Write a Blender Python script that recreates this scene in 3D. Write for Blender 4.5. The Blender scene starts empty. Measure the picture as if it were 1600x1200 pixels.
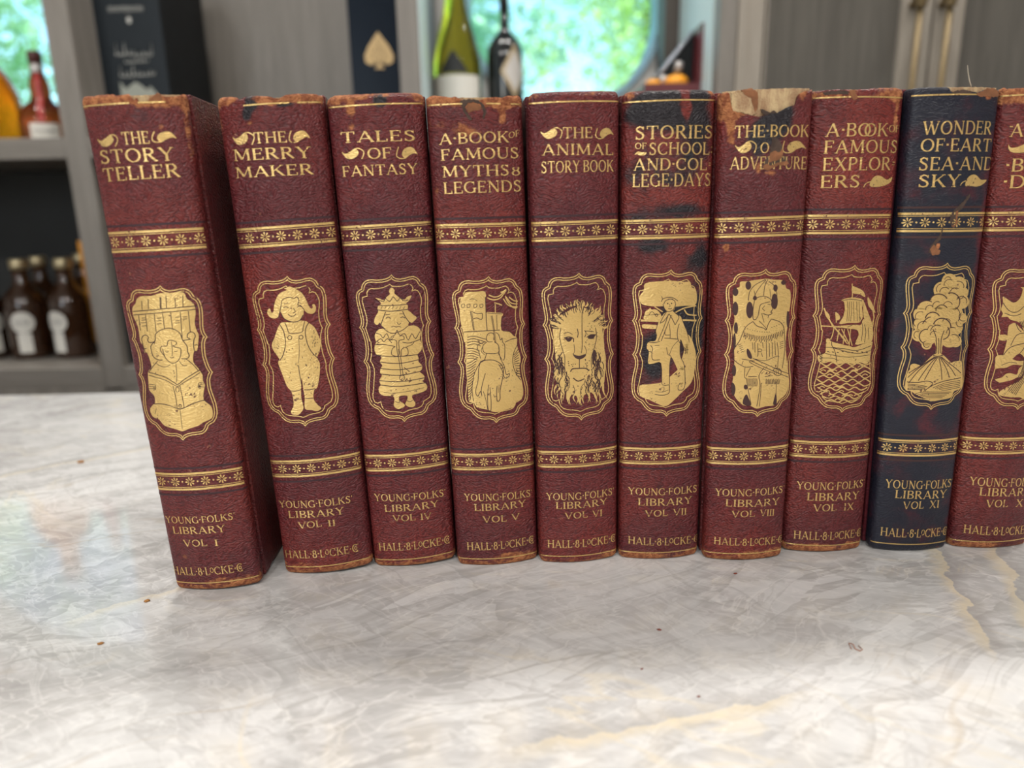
import bpy, bmesh, math, random
from mathutils import Vector, Matrix, noise
from mathutils.geometry import tessellate_polygon

SC = bpy.context.scene
COL = SC.collection
R = math.radians

# ------------------------------------------------------------------ camera
cam_d = bpy.data.cameras.new('camera')
cam = bpy.data.objects.new('camera', cam_d)
COL.objects.link(cam)
SC.camera = cam
PITCH, ROLL = R(14.0), R(-1.22)
cp, sp, cr, sr = math.cos(PITCH), math.sin(PITCH), math.cos(ROLL), math.sin(ROLL)
fw = Vector((0, cp, -sp)); up0 = Vector((0, sp, cp)); rt0 = Vector((1, 0, 0))
rt = cr * rt0 + sr * up0; up = -sr * rt0 + cr * up0
cam.matrix_world = Matrix(((rt.x, up.x, -fw.x, 0.0), (rt.y, up.y, -fw.y, 0.0), (rt.z, up.z, -fw.z, 0.1721), (0, 0, 0, 1)))
cam_d.sensor_width = 36.0
cam_d.lens = 36.0 * 1109.0 / 1600.0
cam_d.clip_start = 0.01
cam_d.clip_end = 100.0
cam_d.dof.use_dof = True
cam_d.dof.focus_distance = 0.333
cam_d.dof.aperture_fstop = 5.2

# ------------------------------------------------------------------ world, sun, ceiling lamps, exposure
world = bpy.data.worlds.new('world'); SC.world = world; world.use_nodes = True
wn = world.node_tree.nodes; wl = world.node_tree.links; wn.clear()
w_out = wn.new('ShaderNodeOutputWorld'); w_bg = wn.new('ShaderNodeBackground'); w_sky = wn.new('ShaderNodeTexSky')
w_sky.sky_type = 'NISHITA'; w_sky.sun_disc = False; w_sky.sun_elevation = R(48); w_sky.sun_rotation = R(160)
w_bg.inputs['Strength'].default_value = 0.40
wl.new(w_sky.outputs[0], w_bg.inputs['Color']); wl.new(w_bg.outputs[0], w_out.inputs['Surface'])

sun_d = bpy.data.lights.new('sun', 'SUN'); sun_d.energy = 9.0; sun_d.angle = R(0.6); sun_d.color = (1.0, 0.95, 0.86)
sun = bpy.data.objects.new('sun', sun_d); COL.objects.link(sun)
sun.rotation_euler = (R(44), 0, R(-25)); sun.location = (0, -2, 6)

def area_lamp(name, loc, rot, size, power, color, sy=None):
    d = bpy.data.lights.new(name, 'AREA'); d.energy = power; d.color = color
    d.shape = 'RECTANGLE' if sy else 'DISK'; d.size = size
    if sy: d.size_y = sy
    o = bpy.data.objects.new(name, d); COL.objects.link(o); o.location = loc; o.rotation_euler = rot
    return o
CEIL = 1.52
WARM = (1.0, 0.955, 0.90)
LIGHT_SPOTS = [(x, 0.80) for x in (-1.05, -0.35, 0.35, 1.05)] + [(x, -1.15) for x in (-1.05, -0.35, 0.35, 1.05)]  # front row is unseen, set forward to light the spines
for lx, ly in LIGHT_SPOTS:
    area_lamp('ceiling_lamp', (lx, ly, CEIL - 0.03), (0, 0, 0), 0.14, 7.5 if ly > 0 else 12.5, WARM)
# soft fill lamp added at an unseen window opening behind the camera
area_lamp('window_daylight', (-1.2, -2.40, 0.75), (R(90), 0, R(-14)), 0.9, 12.0, (0.93, 0.97, 1.0), 1.0)

SC.view_settings.view_transform = 'Standard'
SC.view_settings.look = 'None'
SC.view_settings.gamma = 1.0
SC.view_settings.use_curve_mapping = False
SC.view_settings.exposure = -0.10
SC.cycles.max_bounces = 10
SC.cycles.transparent_max_bounces = 12
SC.cycles.sample_clamp_indirect = 12.0
SC.cycles.caustics_reflective = False
SC.cycles.caustics_refractive = False

# traced gilt ornament, in twentieths of a millimetre on each spine
ART = {
 'I': {"t":[["THE",-94,3973,115,3972,94],["STORY",-312,3841,273,3838,102],["TELLER",-315,3703,296,3712,103],["YOUNG·FOLKS'",-363,694,278,698,67],["LIBRARY",-308,589,179,588,71],["VOL",-224,462,-1,464,67],["I",66,458,97,454,65],["HALL·8·LoCKE·@",-390,162,272,166,81]],"f":[[-306,4031,-277,4014,-233,4028,-186,4051,-165,4020,-186,3987,-232,3968,-268,3972,-292,3996],[310,4004,284,4014,241,4002,196,3982,172,4010,194,4043,236,4057,270,4055,294,4033],[-281,2685,-245,2719,-224,2759,-169,2781,-96,2778,-11,2797,67,2790,134,2797,175,2785,189,2737,217,2712,238,2675,235,2604,217,2535,222,2462,232,2425,214,2343,197,2290,173,2286,154,2196,183,2138,208,2074,204,2025,215,1986,205,1956,184,1858,231,1795,240,1743,225,1681,153,1651,103,1624,29,1605,-39,1583,-93,1605,-189,1639,-231,1696,-287,1721,-302,1785,-265,1830,-241,1849,-235,1912,-271,1962,-268,2012,-251,2124,-208,2173,-223,2293,-249,2296,-249,2356,-268,2393,-267,2441,-263,2513,-276,2572,-290,2620]],"s":[[7,-283,2653,0,2666,243,2672],[7,-285,2623,-5,2636,238,2643],[6,-183,2741,-195,2665],[6,-125,2754,-138,2668],[6,-22,2765,-36,2670],[6,-14,2765,-28,2670],[6,30,2772,16,2670],[6,99,2753,89,2670],[6,161,2763,149,2670],[6,-238,2619,-247,2488],[6,-173,2622,-184,2481],[6,-95,2626,-107,2473],[6,-24,2628,-31,2499],[6,42,2631,35,2495],[6,120,2631,100,2411],[6,184,2635,171,2455],[5,-213,2595,-172,2598],[5,-217,2577,-175,2581],[5,-221,2554,-180,2557],[5,-227,2526,-185,2530],[5,-78,2588,-40,2591],[5,-82,2567,-44,2570],[5,-87,2541,-48,2544],[5,73,2588,109,2590],[5,68,2558,104,2560],[5,65,2538,101,2541],[5,132,2586,168,2587],[5,130,2568,165,2570],[7,-240,2295,-248,2344,-250,2386,-250,2417,-231,2443,-204,2449,-185,2430,-197,2404,-185,2385,-141,2388],[7,177,2292,180,2346,191,2391,204,2416,196,2447,172,2455,147,2439,143,2410,162,2394,134,2392,100,2387],[6,-248,2332,-219,2334],[6,186,2339,209,2343],[7,-97,2229,-127,2230,-167,2252,-180,2294,-176,2355,-129,2402,-120,2449,-80,2481,-12,2500,49,2486,88,2450,100,2389,126,2339,124,2290,131,2253,108,2229,63,2232],[6,-132,2402,-145,2366],[6,-68,2254,-91,2292,-100,2322,-81,2349,-39,2350,-24,2385,-1,2398,43,2381,41,2357,14,2347,40,2331,72,2319,69,2283],[6,-79,2327,-71,2254,-40,2210,-7,2196,32,2215,62,2259,73,2313],[5,6,2383,2,2311,-11,2257],[5,-59,2302,-46,2296,-31,2303],[5,17,2301,28,2295,43,2303],[5,-29,2252,-14,2243,7,2253],[5,-158,2203,-125,2177,-77,2169,-38,2186],[5,43,2211,65,2173,98,2168],[6,-141,2223,-195,2173,-245,2124],[6,102,2225,145,2179,180,2120],[7,-245,2124,-177,2105,-95,2074,-31,2025,-4,2008,56,2048,130,2088,191,2119],[6,-248,2099,-182,2078,-99,2049,-35,2003,-3,1993,52,2024,126,2061,193,2098],[6,-48,1998,-42,1895,-46,1801],[6,11,1994,15,1892,14,1797],[5,0,1961,-7,1946,-19,1940,-29,1947,-31,1963,-24,1979,-12,1984,-2,1977,0,1961],[5,-5,1815,-10,1806,-19,1803,-27,1807,-29,1816,-24,1825,-15,1828,-7,1824,-5,1815],[5,-262,2018,-214,2012,-203,2000,-227,1985],[5,212,2001,176,2009,162,1992,180,1977],[5,-266,1998,-218,1995,-205,1987,-229,1972],[5,209,1984,174,1992,161,1979,178,1965],[5,-271,1978,-221,1977,-208,1975,-232,1960],[5,207,1967,171,1975,159,1967,177,1953],[7,-253,1839,-177,1839,-104,1819,-36,1791,13,1795,89,1826,160,1846,196,1845,233,1814],[5,10,2189,1,2091,-12,2030],[4,-24,1787,-29,1692,-35,1602],[4,-237,1798,-261,1747]],"g":[[8,-193,4047,-158,4051,-132,4026,-137,3997,-161,3964],[8,203,3984,160,3981,137,3995,139,4022,161,4061]],"d":[[-14,2129,-17,2125,-21,2125,-23,2130,-20,2134,-15,2134],[-13,2110,-16,2105,-21,2106,-23,2110,-20,2114,-15,2114],[-13,2080,-16,2076,-21,2076,-22,2080,-19,2085,-14,2084]],"m":[-25,2180,0.032,0.993]},
 'II': {"t":[["THE",-145,3979,119,3972,86],["MERRY",-340,3856,293,3841,90],["MAKER",-344,3719,298,3709,86],["YOUNG·FOLKS'",-384,711,310,701,72],["LIBRARY",-306,606,220,600,72],["VOL",-223,492,2,502,68],["II",60,495,131,490,67],["HALL·8·LoCKE·@",-398,176,311,179,82]],"f":[[-324,4047,-297,4029,-257,4044,-213,4068,-192,4034,-210,3998,-253,3979,-286,3983,-310,4009],[302,3995,277,4007,236,3993,193,3970,171,4002,191,4041,230,4057,263,4054,286,4028],[-60,2780,-34,2787,-6,2794,37,2769,82,2734,110,2681,129,2615,149,2585,163,2599,159,2617,178,2623,189,2594,176,2553,144,2540,109,2554,85,2579,77,2538,57,2507,28,2491,-17,2483,-59,2498,-93,2526,-110,2569,-124,2579,-143,2538,-181,2525,-220,2542,-236,2579,-223,2610,-205,2613,-201,2583,-180,2582,-165,2639,-141,2694,-102,2742,-37,2766],[-139,2471,-92,2487,-36,2482,28,2492,88,2481,111,2464,155,2420,182,2339,193,2272,172,2196,148,2143,164,2091,153,1998,119,1875,89,1851,73,1771,98,1713,129,1672,91,1650,41,1665,-14,1684,-3,1786,-6,1861,-8,1976,-26,1869,-34,1789,-27,1720,-31,1679,-80,1630,-132,1638,-144,1666,-115,1713,-107,1780,-116,1856,-149,1905,-175,2014,-200,2122,-184,2161,-222,2228,-236,2288,-200,2358]],"s":[[6,-140,2535,-108,2622,-88,2682,-33,2702,15,2689,39,2700,53,2667,39,2630,62,2622,90,2578],[7,-113,2565,-88,2515,-21,2483,40,2493,73,2538],[6,-88,2615,-62,2622,-42,2610],[6,30,2609,56,2617,74,2605],[5,-77,2646,-39,2655],[5,41,2649,71,2640],[5,-2,2602,11,2573,-13,2562],[6,-54,2555,-35,2536,-4,2538,13,2555],[6,-92,2483,-77,2435,-61,2386,40,2385,59,2423,78,2480],[7,-141,2474,-112,2405,-110,2301,-143,2198,-183,2145],[7,111,2464,76,2402,76,2298,105,2204,153,2139],[6,-48,2345,-55,2332,-68,2328,-80,2334,-84,2347,-77,2360,-64,2364,-52,2358,-48,2345],[6,49,2340,42,2328,30,2324,18,2330,14,2343,21,2356,34,2360,46,2353,49,2340],[6,-22,2090,-22,2017,-16,1909],[6,-122,1860,-71,1855,-24,1867],[6,1,1860,51,1857,96,1862],[5,-100,1777,-36,1775],[5,1,1779,71,1774],[4,10,2331,1,2214,-20,2110],[5,126,2346,126,2328],[5,149,2393,144,2382],[5,166,2312,168,2304],[5,127,2286,125,2273],[5,151,2288,148,2271],[5,144,2318,145,2310],[5,135,2308,130,2292],[5,139,2261,141,2244],[5,116,2180,115,2166],[5,139,2187,139,2169],[5,154,2314,152,2306],[5,142,2278,139,2265],[5,165,2287,163,2277],[5,153,2338,151,2326],[5,140,2307,143,2300],[5,150,2379,145,2363],[5,120,2249,115,2242],[5,146,2187,142,2172],[5,166,2198,163,2188],[5,-131,2166,-136,2151],[5,58,2279,52,2262],[5,49,2091,48,2073],[5,-116,1990,-117,1980],[5,-29,2092,-33,2084],[5,-68,2387,-71,2380],[5,89,2134,87,2125],[5,-111,2226,-113,2214],[5,145,2059,140,2047],[5,22,2168,21,2151],[5,-82,2243,-86,2232],[5,67,2004,64,1992],[5,142,2121,144,2108],[5,-128,2135,-129,2125],[5,-42,2113,-45,2095],[5,101,2153,100,2142],[5,43,2097,43,2080],[5,-103,2036,-103,2021],[5,-55,2254,-58,2239]],"g":[[8,-220,4064,-186,4068,-143,4040,-147,4007,-167,3972],[8,200,3973,160,3969,140,3986,142,4017,161,4061]],"d":[],"m":[-25,2201,0.008,0.999]},
 'IV': {"t":[["TALES",-311,3989,311,3977,86],["OF",-100,3849,101,3845,87],["FANTASY",-325,3718,308,3710,86],["YOUNG·FOLKS'",-337,716,349,695,74],["LIBRARY",-249,603,270,598,71],["VOL",-177,495,41,496,68],["IV",91,491,194,485,67],["HALL·8·LoCKE·@",-342,183,356,184,83]],"f":[[-313,3919,-283,3903,-242,3917,-197,3939,-172,3908,-190,3876,-234,3858,-269,3862,-295,3885],[318,3867,292,3879,252,3865,211,3841,188,3873,207,3913,244,3929,277,3927,301,3901],[-21,2729,-6,2754,13,2755,30,2732,24,2707,47,2683,80,2651,111,2645,132,2666,173,2673,148,2632,121,2609,134,2588,131,2549,152,2528,176,2499,203,2470,157,2429,139,2441,123,2406,174,2404,217,2376,230,2328,216,2277,231,2221,221,2169,185,2133,192,2098,189,2064,216,2027,214,1990,192,1968,229,1929,226,1892,211,1876,246,1837,239,1789,163,1765,109,1755,109,1716,130,1678,117,1645,74,1643,37,1675,60,1721,57,1757,-9,1756,-13,1714,30,1676,21,1648,-33,1635,-70,1670,-59,1718,-68,1760,-153,1772,-191,1801,-191,1850,-171,1874,-180,1918,-152,1965,-166,1993,-156,2033,-140,2059,-159,2094,-140,2137,-183,2162,-198,2210,-187,2256,-176,2276,-183,2336,-149,2387,-96,2397,-71,2385,-119,2431,-130,2451,-151,2433,-177,2456,-163,2505,-133,2549,-136,2582,-122,2607,-101,2621,-117,2652,-145,2675,-116,2671,-73,2653,-38,2685,-15,2703]],"s":[[6,-117,2656,-76,2640,-59,2668,-23,2637,12,2676,43,2635,74,2664,97,2633,142,2637],[6,-121,2609,5,2599,133,2601],[7,-137,2569,-18,2549,131,2555],[4,-106,2574,-90,2599],[4,-72,2572,-57,2597],[4,-39,2569,-24,2594],[4,-6,2567,8,2592],[4,26,2565,41,2589],[4,59,2562,74,2587],[4,92,2559,107,2584],[7,-67,2545,-94,2488,-118,2435],[7,83,2543,104,2487,136,2434],[6,-130,2451,-96,2397,-48,2357,-4,2348,69,2371,123,2406],[7,-68,2489,-48,2499,-27,2484],[7,59,2484,81,2491,101,2476],[5,-72,2520,-31,2523],[5,56,2519,94,2516],[5,24,2448,41,2424,62,2438],[6,-28,2406,-2,2412,14,2402,36,2409,58,2399],[6,-177,2362,-133,2346,-110,2312,-75,2349,-48,2288,-13,2319],[6,38,2315,85,2337,112,2275,149,2331,178,2281,221,2343],[6,-179,2276,-130,2306,-107,2276,-72,2303,-37,2261],[6,59,2260,123,2247,216,2270],[6,-187,2253,-97,2249,-8,2225],[6,-8,2225,-36,2207,-47,2155,-3,2135,18,2150,16,2203],[6,42,2134,43,2188,75,2211,99,2196,99,2142,49,2131],[5,81,2211,141,2229,162,2249],[7,-184,2156,-42,2134,101,2131,192,2134],[7,-157,2090,17,2066,193,2084],[7,-159,2030,12,2007,216,2021],[7,-167,1979,8,1955,199,1972],[7,-180,1918,2,1894,227,1906],[7,-173,1874,-1,1850,247,1859],[4,-151,1800,-6,1790,220,1813],[6,20,2376,-5,2331,-32,2320,-41,2294,7,2277,3,2204,17,2069,18,1953],[6,20,2376,39,2328,71,2316,74,2285,29,2276,26,2202,34,2067,40,1951],[6,52,1927,44,1910,27,1904,11,1913,6,1931,14,1948,31,1953,47,1945,52,1927],[5,-53,1711,-21,1694,-13,1712],[5,55,1708,85,1694,108,1709],[6,53,2027,101,1979]],"g":[[8,-205,3935,-169,3939,-131,3914,-132,3885,-150,3853],[8,218,3843,178,3839,145,3857,146,3888,164,3934]],"d":[],"m":[15,2190,-0.003,0.996]},
 'V': {"t":[["A·BOOK",-318,3960,269,3970,89],["OF",268,4001,366,4026,48],["FAMOUS",-311,3833,351,3842,90],["MYTHS",-309,3697,260,3701,91],["%",283,3700,359,3703,73],["LEGENDS",-307,3562,364,3568,95],["YOUNG·FOLKS'",-301,707,362,695,74],["LIBRARY",-211,601,291,603,71],["VOL",-137,476,95,474,68],["V",144,478,225,476,68],["HALL·8·LoCKE·@",-304,177,363,189,83]],"f":[[-223,2651,-210,2670,-192,2676,-171,2718,-85,2720,0,2717,-1,2621,-2,2527,10,2535,78,2527,141,2520,150,2500,134,2476,130,2364,198,2345,241,2303,271,2281,268,2210,299,2089,282,1999,292,1904,304,1850,307,1768,291,1703,236,1676,215,1631,141,1612,42,1594,-41,1625,-129,1649,-159,1696,-202,1710,-201,1843,-210,2028,-193,2209,-208,2286,-216,2363,-234,2464,-234,2577]],"s":[[5,-215,2609,-189,2612,-193,2586,-214,2583,-215,2609],[5,-166,2608,-140,2611,-144,2585,-165,2582,-166,2608],[5,-107,2607,-81,2610,-85,2584,-106,2581,-107,2607],[5,-53,2605,-27,2608,-31,2582,-52,2579,-53,2605],[4,-144,2650,-119,2659,-89,2649,-75,2636],[6,-140,2550,-122,2374],[5,-129,2548,-114,2374],[6,-126,2544,-83,2524,-40,2527,-35,2503,-47,2470,-85,2486,-123,2477],[7,0,2670,-3,2508,-1,2370],[5,92,2506,90,2371],[5,10,2527,141,2511],[7,-210,2360,-67,2366,115,2366],[6,155,2250,214,2273,271,2281],[6,43,2263,3,2265,-11,2287,0,2331,32,2346,59,2328,54,2278],[5,42,2500,56,2379,63,2251],[5,52,2502,65,2379,73,2251],[6,76,2347,101,2326,117,2274,131,2292,136,2253,154,2220,146,2104,128,2085],[6,-10,2262,-45,2231,-45,2180,-15,2159,89,2157,96,2224,66,2258],[5,-45,2225,-64,2180,-31,2143],[5,96,2224,100,2159],[6,-16,2268,-96,2233,-83,2168,-74,2113],[6,-15,2159,-36,2102],[5,89,2153,122,2092],[7,-76,2075,-30,2095,45,2091,108,2052,131,1987,114,1896,90,1798,86,1718,60,1700,57,1781,66,1847],[6,-30,2101,-75,2077,-98,2000,-106,1908,-134,1803,-117,1756,-90,1802,-79,1755,-83,1808,-67,1880,-37,1971],[6,-10,1865,-28,1759,-28,1625,-5,1613,2,1717,-2,1838],[5,-64,1801,-43,1706,-34,1625],[5,30,1769,36,1742,55,1751],[4,86,1858,72,1780],[6,97,2159,112,2093,139,2032,155,1948,184,1956,178,1927,138,1918,118,1995,88,2049],[5,94,2036,140,2045],[5,103,2005,145,2019],[6,-181,2311,-119,2320,-9,2286],[6,-183,2286,-120,2297,-27,2266],[6,-184,2260,-121,2274,-46,2246],[6,-186,2235,-123,2251,-64,2227],[6,-187,2206,-137,2208,-76,2181],[6,-189,2183,-139,2185,-83,2160],[6,-190,2160,-140,2162,-89,2140],[6,-191,2137,-141,2139,-95,2119],[6,-193,2113,-142,2115,-101,2099],[6,-200,2067,-170,2077,-107,2117],[6,-200,2042,-171,2052,-112,2091],[6,-201,2017,-172,2027,-118,2065],[6,-201,1992,-174,2003,-123,2040],[6,-202,1967,-175,1978,-128,2014],[6,-202,1942,-176,1953,-133,1987],[6,-202,1917,-178,1928,-138,1961],[6,-203,1892,-179,1903,-143,1935],[6,-203,1867,-180,1878,-148,1909],[6,-204,1842,-182,1853,-154,1883],[6,-204,1817,-183,1827,-159,1856],[6,-204,1792,-185,1802,-164,1830],[6,-205,1766,-186,1777,-169,1803],[6,-205,1741,-187,1751,-175,1777],[6,-206,1715,-189,1726,-180,1750],[6,-69,2090,-130,1987,-157,1883,-166,1803,-158,1710],[6,274,2222,235,2148,221,2058,241,1963,291,1878],[6,277,2176,255,2146,233,2125],[6,279,2150,254,2125,232,2108],[6,281,2124,253,2104,232,2091],[6,282,2097,252,2083,231,2074],[6,284,2071,252,2062,230,2057],[6,285,2044,251,2042,230,2040],[6,287,2018,250,2021,239,2022],[6,289,1991,249,2000,249,2003],[6,290,1964,248,1979,259,1985],[6,292,1938,247,1957,269,1967],[6,294,1911,247,1936,279,1949]],"g":[[8,16,2663,71,2642,135,2658,188,2723],[8,30,2688,79,2667,129,2677,168,2712],[8,159,2648,207,2582,287,2566],[8,185,2661,228,2606,288,2591],[8,213,2659,254,2625,293,2616],[8,76,2615,119,2602,144,2589],[8,137,2707,162,2712,188,2729],[8,179,2674,196,2623,245,2563,284,2560],[7,85,2614,81,2527]],"d":[],"m":[39,2172,-0.003,0.994]},
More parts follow.
